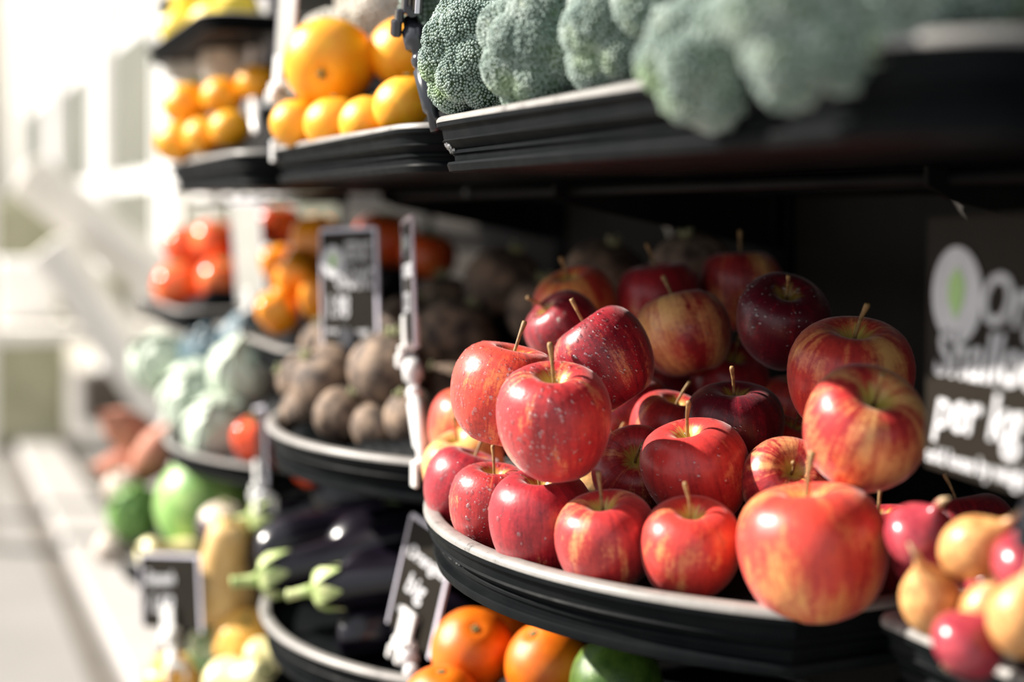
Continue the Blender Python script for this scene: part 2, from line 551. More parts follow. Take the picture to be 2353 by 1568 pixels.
XB = 0.83
tray('B_apple', bowed(0.741, 1.295, 0.383, 0.37, XB), -.247, .046, 'black bowed tray heaped with red apples, its pale rim in focus')
tray('B_beet', bowed(1.306, 1.86, 0.383, 0.37, XB), -.247, .046, 'black bowed tray of beetroot behind the apple tray')
tray('B_shal', straight(0.15, 0.725, 0.548, XB, .02), -.247, .05, 'dark straight tray of shallots at the lower right corner')
tray('C_orange', bowed(0.741, 1.295, 0.40, 0.37, XB), -.465, .046, 'shaded black tray of oranges underneath the apple tray')
tray('C_egg', bowed(1.306, 1.86, 0.375, 0.37, XB), -.465, .046, 'black bowed tray of dark eggplants below the beetroot tray')
tray('A_broc', straight(0.44, 1.062, 0.372, XB, .05), .074, .043, 'black tray full of broccoli at the top, wet rounded end')
tray('A_orange', straight(1.075, 1.60, 0.372, XB, .05), .074, .041, 'black tray of large oranges left of the broccoli tray')
tray('A_mand', straight(1.63, 2.15, 0.352, XB, .05), .074, .045, 'blurred black tray of yellow mandarins at the upper left')
tray('T_lemon', straight(1.88, 2.42, 0.36, XB, .05), .268, .024, 'blurred tray of yellow lemons cut by the top edge', floor_drop=.010)
tray('T_broc', straight(0.76, 1.85, 0.50, XB, .05), .42, .05, 'dark empty tray on the top shelf above the broccoli')  # out of view; added to darken the back of the display
tray('B2_pepper', straight(1.88, 2.42, 0.47, XB, .05), -.185, .04, 'blurred tray of orange bell peppers behind the beetroot tray')
tray('B2_tomato', straight(2.44, 2.96, 0.425, XB, .05), -.165, .04, 'blurred thin black tray under the pile of orange-red tomatoes')
tray('C2_cabbage', bowed(1.88, 2.45, 0.36, 0.42, XB), -.345, .032, 'blurred black tray under the pale cabbages')
tray('D2_squash', bowed(1.88, 2.42, 0.34, 0.45, XB), -.69, .05, 'blurred low tray of squashes and gourds at the lower left')
tray('D2_root', bowed(2.44, 2.97, 0.36, 0.45, XB), -.62, .05, 'blurred farthest tray of sweet potatoes beside the pavement')

# shelf brackets that carry the trays, one pair of arms per post
def bracket(y, z, x0, label):
    b = empty('shelf_bracket', (XW, y, Zc(z)))
    tag(b, label, 'bracket', 'shelf brackets of the display')
    m = MB()
    V = [(0.0, 0, 0), (0.0, 0, -.07), (x0 - XW + .02, 0, -.022), (x0 - XW, 0, -.012), (x0 - XW, 0, 0)]
    for s in (-.002, .002):
        m.v += [(a, s, c) for a, _, c in V]
    m.f = [(4, 3, 2, 1, 0), (5, 6, 7, 8, 9)] + [(i, (i + 1) % 5, 5 + (i + 1) % 5, 5 + i) for i in range(5)]
    a = m.build('arm', M['metal_dark'], b)
    m2 = MB().box((-.006, 0, -.03), (.012, .03, .075), bev=.002)
    m2.build('hook_plate', M['metal_dark'], b)


def rail(y0, y1, x, z, label):
    r = MB().tube([(x, y0, Zc(z)), (x, y1, Zc(z))], .006, 10).build('shelf_rail', M['metal_dark'], None, True)
    tag(r, label, 'rail', 'rails under the trays')


tiers = [('upper', .030, 3), ('middle', -.294, 3), ('lower', -.512, 3)]
pl = ['nearest the camera', 'between the shallot and apple trays', 'between the apple and beetroot bays', 'beyond the beetroot bay']
for tn, z, _ in tiers:
    for y, w in zip([0.17, 0.733, 1.30, 1.868], pl):
        bracket(y, z, .60, 'dark steel bracket of the %s shelf, %s' % (tn, w))
    for x, w in ((.62, 'front'), (.78, 'rear')):
        rail(0.16, 1.872, x, z - .007, 'dark %s rail under the %s row of trays' % (w, tn))
for tn, z, x in (('pepper', -.226, .5), ('cabbage', -.378, .5), ('squash', -.741, .5), ('lemon', .243, .5), ('mandarin', .028, .5)):
    for xx, w in ((.55, 'front'), (.78, 'rear')):
        rail(1.87, 2.98, xx, z - .007, 'dark %s rail of the far bay under the %s tray' % (w, tn))

# ------------------------------------------------------------------ piles
def settle(items, floor_z, soft=.93, it=160, keep=.06):
    """moves fruit that overlaps apart, mostly staying where the photo shows it"""
    p = np.array([i['p'][:] for i in items]); r = np.array([i['r'] for i in items]); p0 = p.copy()
    for k in range(it):
        dlt = p[:, None] - p[None]; L = np.linalg.norm(dlt, axis=2) + 1e-9
        need = (r[:, None] + r[None]) * soft - L
        np.fill_diagonal(need, -1)
        need = np.maximum(need, 0)
        mv = (dlt / L[..., None] * need[..., None] * .25).sum(1)
        p += mv
        if k < it * .8: p += (p0 - p) * keep
        p[:, 2] = np.maximum(p[:, 2], floor_z + r * .90)
    for i, q in zip(items, p): i['p'] = Vector(q)


def liner(key, balls, reach=.10):
    """crumpled black liner that fills the tray under the fruit and carries it"""
    t_ = TRAYS[key]; root = t_['root']; fz_ = t_['z']; out = np.array(t_['outline'])
    c = np.array([b[0][:] for b in balls]); r = np.array([b[1] for b in balls])
    x0, y0 = out.min(0) + .02; x1, y1 = out.max(0) - .02
    n = 44
    gx, gy = np.meshgrid(np.linspace(x0, x1, n), np.linspace(y0, y1, n), indexing='ij')
    q = np.stack([gx.ravel(), gy.ravel()], 1)
    a, b = out, np.roll(out, -1, 0)
    ab = b - a; tt = np.clip(((q[:, None] - a) * ab).sum(2) / ((ab ** 2).sum(1) + 1e-12), 0, 1)
    ed = np.linalg.norm(q[:, None] - (a + tt[..., None] * ab), axis=2).min(1)
    cr = (a[:, 1] > q[:, None, 1]) != (b[:, 1] > q[:, None, 1])
    xi = a[:, 0] + (q[:, None, 1] - a[:, 1]) / (b[:, 1] - a[:, 1] + 1e-12) * ab[:, 0]
    ins = (cr & (q[:, None, 0] < xi)).sum(1) % 2 == 1
    d2 = ((q[:, None] - c[None, :, :2]) ** 2).sum(2)
    h = (c[:, 2] - r * .97 + d2 / (2 * reach)).min(1)
    h = np.minimum(h, fz_ + np.maximum(ed - .022, 0) * 1.3 + .001)
    h = np.minimum(h, np.sort(c[:, 2] - r * .97)[-2])
    h = np.maximum(h, fz_ + .0008)
    g_ = np.random.default_rng(5); h = h - g_.uniform(0, .002, len(h)) * (h > fz_ + .004)
    ok = ins & (ed > .016)
    V = np.stack([q[:, 0], q[:, 1], h], 1); Fc = []
    for i in range(n - 1):
        for j in range(n - 1):
            k = (i * n + j, (i + 1) * n + j, (i + 1) * n + j + 1, i * n + j + 1)
            if all(ok[m] for m in k): Fc.append(k)
    used_ = sorted({m for f_ in Fc for m in f_}); mp = {m: i for i, m in enumerate(used_)}
    m = pymesh('liner', V[used_], [tuple(mp[k] for k in f_) for f_ in Fc])
    o = obj('liner', m, M['tray'], root); o.matrix_parent_inverse = Matrix.Translation(-root.location)


def balls_of(obs, f=.5):
    return [(o.location.copy(), max(o.scale) * f) for o in obs]


APPLE_PROF = [(0, .285), (.025, .288), (.055, .315), (.095, .37), (.155, .42), (.235, .438), (.325, .408), (.415, .325), (.478, .19), (.5, .04),
              (.487, -.115), (.445, -.25), (.378, -.355), (.30, -.42), (.22, -.448), (.145, -.442), (.085, -.412), (.04, -.392), (0, -.388)]


def apple_mesh(k):
    ph = rng.uniform(0, 6.28, 3); asym = rng.uniform(-.05, .05, 2); hh = rng.uniform(.95, 1.06)
    def warp(V):
        a = np.arctan2(V[:, 1], V[:, 0]); z = V[:, 2]
        f = 1 + .012 * np.cos(2 * a + ph[0]) + (.006 + .03 * np.clip(-z * 1.6, 0, 1)) * np.cos(5 * a + ph[1]) + .010 * np.cos(3 * a + ph[2])
        taper = 1 - .06 * np.clip(-z / .45, -1, 1)
        V = V.copy(); V[:, 0] *= f * taper; V[:, 1] *= f * taper
        V[:, 2] *= hh
        V[:, 2] += (asym[0] * V[:, 0] + asym[1] * V[:, 1]) * 1.2
        return V
    m = lathe('apple', APPLE_PROF, 40, 52, warp); m.materials.append(M['apple']); return m


APPLES = [apple_mesh(i) for i in range(7)]


def stem_mesh(i):
    b = rng.uniform(-.10, .10, 2); L = rng.uniform(.34, .46)
    pts = [(0, 0, .27), (b[0] * .1, b[1] * .1, .27 + L * .3), (b[0] * .5, b[1] * .5, .27 + L * .7), (b[0], b[1], .27 + L), (b[0] * 1.04, b[1] * 1.04, .27 + L * 1.06)]
    m = MB().tube(pts, [.020, .0155, .0165, .026, .022], 9)
    me = pymesh('stem', m.v, m.f); me.materials.append(M['stem']); return me


STEMS = [stem_mesh(i) for i in range(7)]


def surface_drops(o_mesh, n, rmin, rmax, prefer, power=2.0, name='water_drops'):
    """drops sitting on a mesh, denser where its normals point along prefer (object space)"""
    nv = len(o_mesh.vertices)
    co = np.empty(nv * 3); o_mesh.vertices.foreach_get('co', co); co = co.reshape(-1, 3)
    no = np.empty(nv * 3); o_mesh.vertices.foreach_get('normal', no); no = no.reshape(-1, 3)
    T = np.array([p.vertices[:] for p in o_mesh.polygons])
    a, b, c = co[T[:, 0]], co[T[:, 1]], co[T[:, 2]]
    area = np.linalg.norm(np.cross(b - a, c - a), axis=1)
    fn = no[T].mean(1)
    w = area * np.clip(fn @ np.array(prefer), 0, None) ** power
    idx = rng.choice(len(T), n, p=w / w.sum())
    k = rng.random((n, 2)); k[k.sum(1) > 1] = 1 - k[k.sum(1) > 1]
    pt = a[idx] + (b - a)[idx] * k[:, :1] + (c - a)[idx] * k[:, 1:]
    rr = rmin + (rmax - rmin) * rng.random(n) ** 3
    return beads(name, pt, fn[idx], rr, ICO2, .45)


# (u, v, apparent width, depth, axis right/up/towards, dark, yellow, orange, drops, label)
A = [
 (1275, 970, 268, 1.02, (-.03, 1, .34), .12, .26, .25, 320, 'bright red apple with a tall straight stem crowning the front of the pile'),
 (1160, 905, 252, 1.10, (.22, 1, .02), .08, .24, .85, 240, 'orange-red wet apple just behind the front crowning apple, upright tan stem'),
 (1392, 828, 226, 1.13, (-.52, .85, -.12), .52, .10, .05, 330, 'dark crimson apple thick with water drops, tipped so its blossom end shows'),
 (1580, 775, 215, 1.25, (-.28, .95, -.22), .18, .62, .30, 40, 'cream and red streaked apple with a dark stripe in the middle of the pile'),
 (1800, 742, 214, 1.18, (.0, .80, .55), .95, .0, .0, 160, 'near-black maroon apple with a water-speckled sheen and sunken stem'),
 (1515, 690, 190, 1.36, (-.10, 1, .0), .35, .16, .15, 0, 'crimson apple with a thin stem at the top of the pile beside a streaked one'),
 (1705, 668, 190, 1.37, (-.05, 1, .0), .45, .42, .45, 0, 'half-shaded apple with an orange cheek at the very back of the pile'),
 (1325, 712, 190, 1.37, (-.22, .9, .25), .06, .55, .80, 0, 'orange apple at the back left of the pile with a dark stem'),
 (1300, 760, 178, 1.26, (-.60, .70, .20), .60, .12, .05, 120, 'plum-coloured frosty apple wedged behind the drop-covered crimson one'),
 (1690, 892, 182, 1.27, (.12, .88, .42), .38, .10, .10, 0, 'shaded red apple with a long bent stem low in the middle gap'),
 (1690, 988, 228, 1.12, (.0, .96, .22), .92, .02, .0, 30, 'deep maroon apple with a short brown stem in the shaded hollow'),
 (1535, 990, 184, 1.17, (.22, .92, .26), .22, .30, .35, 0, 'small red and tan apple with a slanted pale stem in the hollow'),
 (1605, 1085, 250, 1.05, (-.25, .92, .18), .05, .20, .40, 60, 'vivid scarlet apple behind the front row, sunlit shoulder'),
 (1458, 1085, 200, 1.12, (-.05, .52, .85), .25, .25, .25, 0, 'striped red apple facing forward with a yellow star around its stem hole'),
 (1412, 1035, 150, 1.21, (.2, .9, .2), .0, .95, .20, 0, 'pale yellow striped apple mostly hidden behind the crowning apple'),
 (1955, 868, 285, 1.04, (-.0, .90, .32), .12, .42, .55, 0, 'blurred apple with an orange flank at the right end, behind another'),
 (1985, 990, 282, .935, (.08, .72, .66), .10, .55, .35, 0, 'large blurred apple on the right with a dark stem in a pale yellow top'),
 (1866, 1268, 338, .905, (-.10, .97, -.05), .0, .46, .70, 0, 'largest blurred apple at the right front corner, orange-red with a yellow streak'),
 (1580, 1262, 228, .965, (.0, .95, .28), .02, .25, .55, 0, 'coral red apple in the front row left of the largest blurred apple'),
 (1396, 1245, 238, .995, (-.12, .95, .26), .16, .30, .35, 0, 'mottled red front-row apple with a slanting stem and pale shoulder'),
 (1250, 1205, 242, 1.045, (-.06, .97, .12), .42, .12, .10, 20, 'wine-red front-row apple with a long leaning stem'),
 (1132, 1165, 200, 1.12, (.05, .96, .14), .28, .22, .30, 300, 'small dew-beaded apple by the rim with a knobbed stem'),
 (1068, 1120, 190, 1.20, (.30, .92, -.05), .40, .16, .05, 120, 'crimson apple with a frosted top pressed against the curved rim'),
 (1068, 1080, 190, 1.29, (-.20, .92, .20), .0, .85, .60, 0, 'pale peach apple with a crooked brown stem at the far left rim'),
 (1078, 990, 196, 1.35, (.2, .95, .0), .04, .50, .90, 0, 'orange apple at the left edge of the pile beside the white sign clip'),
 (1795, 1040, 170, 1.15, (.3, .9, .2), .10, .35, .55, 0, 'orange-red apple peeping out left of the large blurred right apple'),
 (1800, 1112, 205, 1.03, (.08, .55, .82), .35, .40, .30, 0, 'forward-facing apple with a brownish yellow hollow above the largest apple'),
 (1530, 925, 165, 1.29, (.1, .95, .1), .75, .0, .0, 0, 'dark shaded apple under the cream and red streaked one'),
 (1792, 935, 165, 1.26, (.1, .95, .1), .20, .45, .60, 0, 'dim orange apple sunk below the near-black maroon one'),
 (1440, 965, 170, 1.22, (.1, .95, .1), .85, .0, .0, 0, 'dark apple in deep shade under the drop-covered crimson one'),
]
items = []
for a in A:
    D = a[2] * a[3] / F
    items.append(dict(p=P(a[0], a[1], a[3]), r=D / 2, a=a))
fz = TRAYS['B_apple']['z']
settle(items, fz, .90)
# apples buried under the pile that carry the ones above
taken = [(i['p'], i['r']) for i in items]
fill = []
for x in np.arange(.47, .80, .074):
    for y in np.arange(.80, 1.26, .074):
        for z in (fz + .035, fz + .09):
            q = Vector((x, y, z))
            if z > fz + .05 and x < .58: continue
            if all((q - c).length > (r + .036) * .90 for c, r in taken) and len(fill) < 26:
                # must stay behind what the camera sees of the pile
                d = q.x * ST + q.y * CT; u = 1176.5 + (q.x * CT - q.y * ST) / d * F; v = HOR + (CZ - q.z) / d * F
                taken.append((q, .036)); fill.append(q)
for k, i in enumerate(items):
    a = i['a']; D = 2 * i['r']
    o = obj('apple', APPLES[k % 7], None, None, i['p'], axis_quat(cdir(*a[4]), k * 2.1), D)
    o.color = (a[5], a[6], a[7], 1)
    tag(o, a[9], 'apple', 'red apples in the apple tray')
    s = obj('stem', STEMS[(k * 3) % 7], None, o)
    if a[8]:
        q = o.rotation_quaternion.inverted() @ cdir(-.45, .45, .75)
        n = a[8]
        obj('water_drops', surface_drops(APPLES[k % 7], n, .007, .026, q[:], 1.0), M['water'], o)['kind'] = 'stuff'
NEAR = {3: 'cream and red streaked', 4: 'near-black maroon', 5: 'thin-stemmed crimson', 6: 'half-shaded orange-cheeked', 7: 'orange back left', 9: 'long bent-stemmed red', 10: 'short-stemmed maroon',
        11: 'small red and tan', 12: 'vivid scarlet', 15: 'blurred orange-flanked', 16: 'large pale-topped blurred', 17: 'largest blurred', 1: 'orange-red wet', 2: 'drop-covered crimson', 25: 'peeping orange-red', 28: 'dim orange', 24: 'leftmost orange'}
used = set()
for k, q in enumerate(fill):
    j = min(NEAR, key=lambda n: (items[n]['p'] - q).length)
    if j in used: continue
    used.add(j)
    o = obj('apple', APPLES[k % 7], None, None, q, axis_quat((rng.normal() * .3, rng.normal() * .3, 1), k), .072)
    o.color = (rng.uniform(.3, .8), rng.uniform(0, .3), .2, 1)
    obj('stem', STEMS[k % 7], None, o)
    tag(o, 'shaded red apple buried low beside the %s apple' % NEAR[j], 'apple', 'red apples in the apple tray')
    items.append(dict(p=q, r=.036))
liner('B_apple', [(i['p'], i['r']) for i in items])

# ------------------------------------------------------------------ broccoli and cauliflower
def head(name, c, R, up, lobes, bead_r, base, label, cat, group, mats, parts=('crown', 'buds', 'stalk'), seed=0, lump=.46, dens=1.0):
    g = np.random.default_rng(seed)
    q = axis_quat(up, g.uniform(0, 6))
    root = empty(name, c); root.rotation_mode = 'QUATERNION'; root.rotation_quaternion = q
    tag(root, label, cat, group)
    cs = [np.array([0, 0, .25 * R])]; rs = [R * .62]
    for k, d in enumerate(fib(int(lobes * 1.55))):
        if d[2] < -.32: continue
        rad = R * lump * g.uniform(.82, 1.15)
        cs.append(d * np.array([1, 1, .85]) * (R * 1.0 - rad * .80) + g.normal(0, .03 * R, 3)); rs.append(rad)
    cs = np.array(cs); rs = np.array(rs)
    V0, T0 = ICO3
    obj(parts[0], trimesh(parts[0], (V0[None] * (rs[:, None, None] * .985) + cs[:, None]).reshape(-1, 3), (T0[None] + (np.arange(len(cs)) * len(V0))[:, None, None]).reshape(-1, 3)), mats[0], root)
    pts = []; nrm = []
    for i in range(len(cs)):
        n = int(dens * 4 * math.pi * rs[i] ** 2 / (bead_r * 1.9) ** 2)
        d = fib(n) + g.normal(0, .25 * bead_r / rs[i], (n, 3))
        d /= np.linalg.norm(d, axis=1)[:, None]
        # a lumpy lobe: gentle secondary swell
        sw = 1 + .05 * np.sin(d[:, 0] * 9 + i) * np.sin(d[:, 1] * 9 + 2 * i) * np.sin(d[:, 2] * 9)
        p = cs[i] + d * rs[i] * sw[:, None]
        dist = np.linalg.norm(p[:, None] - cs[None], axis=2) - rs[None]
        dist[:, i] = 1
        ok = (dist.min(1) > -bead_r * .5) & (p[:, 2] > -.45 * R)
        pts.append(p[ok]); nrm.append(d[ok])
    pts = np.concatenate(pts); nrm = np.concatenate(nrm)
    rr = bead_r * g.uniform(.75, 1.2, len(pts))
    b = obj(parts[1], beads(parts[1], pts, nrm, rr, base), mats[1], root); b['kind'] = 'stuff'
    m = MB().tube([(0, 0, .1 * R), (0, 0, -.5 * R), (.04 * R, 0, -1.0 * R)], [.34 * R, .27 * R, .25 * R], 14)
    m.build(parts[2], mats[2], root, True)
    return root


bm = (M['crown'], M['bud_dark'], M['stalk'])
BROC = [  # u, v, depth, radius, axis, lobes, bead radius, detail, label
 (1118, 122, 1.085, .050, (-.50, .25, .85), 17, .00125, ICO1, 'sharp blue-green broccoli head at the left end of its tray'),
 (1262, 108, .985, .047, (-.15, .15, 1), 16, .00125, ICO1, 'broad grey-green broccoli head, second from the tray end'),
 (1450, 80, .90, .043, (.1, .3, .9), 15, .0016, ICO1, 'pale-edged broccoli head standing in the middle of the tray'),
 (1645, 125, .72, .036, (-.2, -.1, 1), 11, .0017, ICO1, 'blurred broccoli head drooping over the rim'),
 (1850, 40, .62, .036, (.2, .0, 1), 11, .0018, ICO1, 'blurred broccoli head at the right, above the tray corner'),
 (1560, -20, .84, .040, (0, .5, .8), 13, .0020, ICO1, 'broccoli head raised behind the drooping one, cut by the top edge'),
 (1045, 30, 1.25, .045, (-.4, .6, .6), 14, .0022, ICO1, 'shaded broccoli head showing behind the sharp left one'),
 (1330, -60, 1.05, .045, (0, .6, .8), 14, .0022, ICO1, 'broccoli head in the back row, only its underside in the frame'),
 (2000, -20, .62, .036, (.2, .3, .9), 11, .0020, ICO1, 'broccoli head at the right end of the row, cut by the top edge'),
 (2170, -60, .66, .040, (.4, .5, .7), 11, .0022, ICO1, 'dark broccoli head in the upper right corner, beyond the row'),
]
for k, (u, v, d, R, up, nl, br, base, lb) in enumerate(BROC):
    head('broccoli', P(u, v, d), R, cdir(*up), nl, br, base, lb, 'broccoli', 'broccoli heads in the top tray', bm, seed=20 + k)
liner('A_broc', [(P(b_[0], b_[1], b_[2]), b_[3] * 1.0) for b_ in BROC])
cm = (M['cauli'], M['cauli'], M['stalk'])
for k, (u, v, d, R, lb) in enumerate([
    (870, 45, 1.66, .050, 'greyish white cauliflower head showing above the large oranges'),
    (770, 95, 1.75, .040, 'smaller pale cauliflower head behind the biggest orange'),
    (450, 150, 2.34, .052, 'white cauliflower head lit by the sun behind the mandarins'),
    (535, 155, 2.15, .045, 'greyish cauliflower head right of the sunlit white one')]):
    head('cauliflower', P(u, v, d), R, (0, -.2, 1), 12, .004, ICO1, lb, 'cauliflower', 'cauliflowers behind the oranges', cm, ('core', 'curds', 'stalk'), seed=50 + k)

def settle_long(obs, spheres, floor_z, soft=.95, it=200, keep=.05):
    """moves placed things (each a chain of spheres in its own unit space) apart"""
    bpy.context.view_layer.update()
    cs, rs, own = [], [], []
    for i, o in enumerate(obs):
        Mw = o.matrix_world; sc_ = o.scale
        for x, y, z, r in spheres[i]:
            cs.append(np.array(Mw @ Vector((x, y, z))) - np.array(o.location)); rs.append(r * max(sc_[0], sc_[1])); own.append(i)
    cs = np.array(cs); rs = np.array(rs); own = np.array(own)
    loc = np.array([o.location[:] for o in obs]); l0 = loc.copy()
    same = own[:, None] == own[None]
    for k in range(it):
        p = loc[own] + cs
        dl = p[:, None] - p[None]; L = np.linalg.norm(dl, axis=2) + 1e-9
        need = np.where(same, 0, np.maximum((rs[:, None] + rs[None]) * soft - L, 0))
        mv = (dl / L[..., None] * need[..., None]).sum(1)
        acc = np.zeros_like(loc); np.add.at(acc, own, mv)
        loc += acc * .12
        if k < it * .75: loc += (l0 - loc) * keep
        low = np.full(len(obs), 9.0); np.minimum.at(low, own, (loc[own] + cs)[:, 2] - rs * .95)
        loc[:, 2] += np.maximum(floor_z - low, 0)
    for o, q in zip(obs, loc): o.location = q


# ------------------------------------------------------------------ citrus
def round_prof(pole=.47):
    return [(0, pole), (.06, pole + .004), (.16, .462), (.29, .40), (.41, .285), (.48, .14), (.5, 0), (.48, -.14), (.41, -.285), (.29, -.40), (.16, -.46), (.06, -.475), (0, -.47)]


def citrus_mesh(name, mat, elong=1.0, nip=0.0):
    pr = [(r, z * elong) for r, z in round_prof(.455)]
    if nip: pr[0] = (0, .5 * elong + nip); pr[1] = (.05, .49 * elong + nip * .8)
    def warp(V):
        a = np.arctan2(V[:, 1], V[:, 0]); V = V.copy()
        f = 1 + .012 * np.cos(3 * a + 1) + .01 * np.cos(2 * a); V[:, 0] *= f; V[:, 1] *= f
        return V
    m = lathe(name, pr, 24, 36, warp); m.materials.append(mat); return m


CAL = MB()
for k in range(5):
    a = 2 * math.pi * k / 5
    CAL.tube([(0, 0, .455), (.035 * math.cos(a), .035 * math.sin(a), .468), (.062 * math.cos(a), .062 * math.sin(a), .462)], [.018, .014, .004], 6)
CALM = pymesh('stem_end', CAL.v, CAL.f); CALM.materials.append(M['calyx'])
CIT = {'orange': citrus_mesh('orange', M['orange']), 'mandarin': citrus_mesh('mandarin', M['mandarin'], .92),
       'lemon': citrus_mesh('lemon', M['lemon'], 1.22, .05), 'lime': citrus_mesh('lime', M['lime'], 1.08, .02)}


ALL = {}
def pile(name, mesh, mat, rows, cat, group, floor_z, child=None, soft=.92):
    its = []
    for r in rows:
        u, v, w, d, ax, lb = r[:6]
        its.append(dict(p=P(u, v, d), r=w * d / F / 2, ax=ax, lb=lb))
    settle(its, floor_z, soft)
    out = []
    for k, i in enumerate(its):
        o = obj(name, mesh, mat, None, i['p'], axis_quat(cdir(*i['ax']), k * 1.7), 2 * i['r'])
        tag(o, i['lb'], cat, group)
        if child: child(o, k)
        out.append(o)
    ALL.setdefault(group, []).extend(out)
    return out


def cal(o, k): obj('stem_end', CALM, None, o)


pile('orange', CIT['orange'], None, [
 (1085, 1495, 192, 1.36, (.1, .75, .65), 'sunlit orange under the apple tray, just right of the tilted sign'),
 (1258, 1530, 200, 1.31, (-.35, .85, .3), 'dimpled orange under the apple tray beside the green lime'),
 (1150, 1470, 170, 1.46, (.2, .9, .2), 'orange tucked behind the sunlit one below the apple tray'),
 (1015, 1625, 190, 1.30, (0, 1, .2), 'yellowish orange cut by the bottom edge under the sunlit one'),
], 'orange', 'oranges under the apple tray', TRAYS['C_orange']['z'], cal)
pile('lime', CIT['lime'], None, [
 (1415, 1575, 215, 1.24, (-.2, .9, .3), 'dark green wet lime at the bottom edge right of the oranges'),
 (1135, 1440, 120, 1.62, (.2, .9, .2), 'deep green lime glimpsed in shade behind the oranges')], 'lime', 'limes under the apple tray', TRAYS['C_orange']['z'])
pile('orange', CIT['mandarin'], None, [
 (768, 152, 212, 1.50, (-.05, -.35, .9), 'biggest blurred orange, its blossom end facing the camera'),
 (925, 125, 190, 1.50, (.1, .9, .2), 'large orange beside the black sign clip'),
 (690, 275, 128, 1.50, (0, 1, .1), 'small sunlit orange at the left end of the orange tray'),
 (768, 285, 140, 1.43, (0, 1, .1), 'pale-topped orange in the front row below the biggest one'),
 (850, 285, 145, 1.36, (.2, 1, .1), 'yellow orange in the front row, third from the left end'),
 (935, 245, 160, 1.30, (0, 1, .1), 'yellow orange in the front row touching the broccoli'),
], 'orange', 'oranges in the top tray', TRAYS['A_orange']['z'], cal)
pile('mandarin', CIT['mandarin'], None, [
 (430, 240, 112, 2.05, (0, 1, .1), 'round yellow mandarin at the upper left of its pile'),
 (512, 222, 100, 2.02, (0, 1, .1), 'yellow mandarin in the middle of the upper row'),
 (592, 190, 95, 2.00, (0, 1, .1), 'deep yellow mandarin at the right, behind a white sign'),
 (408, 325, 105, 1.98, (0, 1, .1), 'leftmost mandarin of the sunlit lower row'),
 (468, 312, 95, 1.93, (0, 1, .1), 'mandarin in the middle of the sunlit lower row'),
 (528, 295, 95, 1.88, (0, 1, .1), 'rightmost mandarin of the sunlit lower row'),
 (520, 90, 70, 2.35, (0, 1, .1), 'shaded brownish mandarin far back under the lemon tray'),
], 'mandarin', 'mandarins in the far top tray', TRAYS['A_mand']['z'], cal)
pile('lemon', CIT['lemon'], None, [
 (425, 73, 100, 2.28, (-.8, .3, .3), 'lemon at the left end of the topmost tray'),
 (490, 50, 100, 2.20, (.8, .3, .3), 'lemon in the topmost tray, second from its left end'),
 (550, 26, 100, 2.10, (-.6, .3, .5), 'lemon in the topmost tray, cut by the top edge'),
 (450, 8, 100, 2.32, (-.6, .5, .3), 'lemon on top of the others in the topmost tray'),
], 'lemon', 'lemons in the topmost tray', TRAYS['T_lemon']['z'])

# ------------------------------------------------------------------ beetroot
BP = [(0, .40), (.06, .42), (.12, .41), (.24, .385), (.38, .29), (.47, .15), (.5, 0), (.475, -.15), (.40, -.28), (.29, -.375), (.17, -.43), (.07, -.47), (.03, -.54), (0, -.58)]


def beet_mesh(k):
    ph = rng.uniform(0, 6, 4)
    def warp(V):
        a = np.arctan2(V[:, 1], V[:, 0]); z = V[:, 2]; V = V.copy()
        f = 1 + .04 * np.cos(2 * a + ph[0]) + .025 * np.cos(5 * a + 5 * z + ph[1]) + .018 * np.cos(9 * z + ph[2]) + .012 * np.cos(11 * a + 13 * z + ph[3])
        V[:, 0] *= f; V[:, 1] *= f; return V
    m = lathe('beetroot', BP, 30, 40, warp); m.materials.append(M['beet']); return m


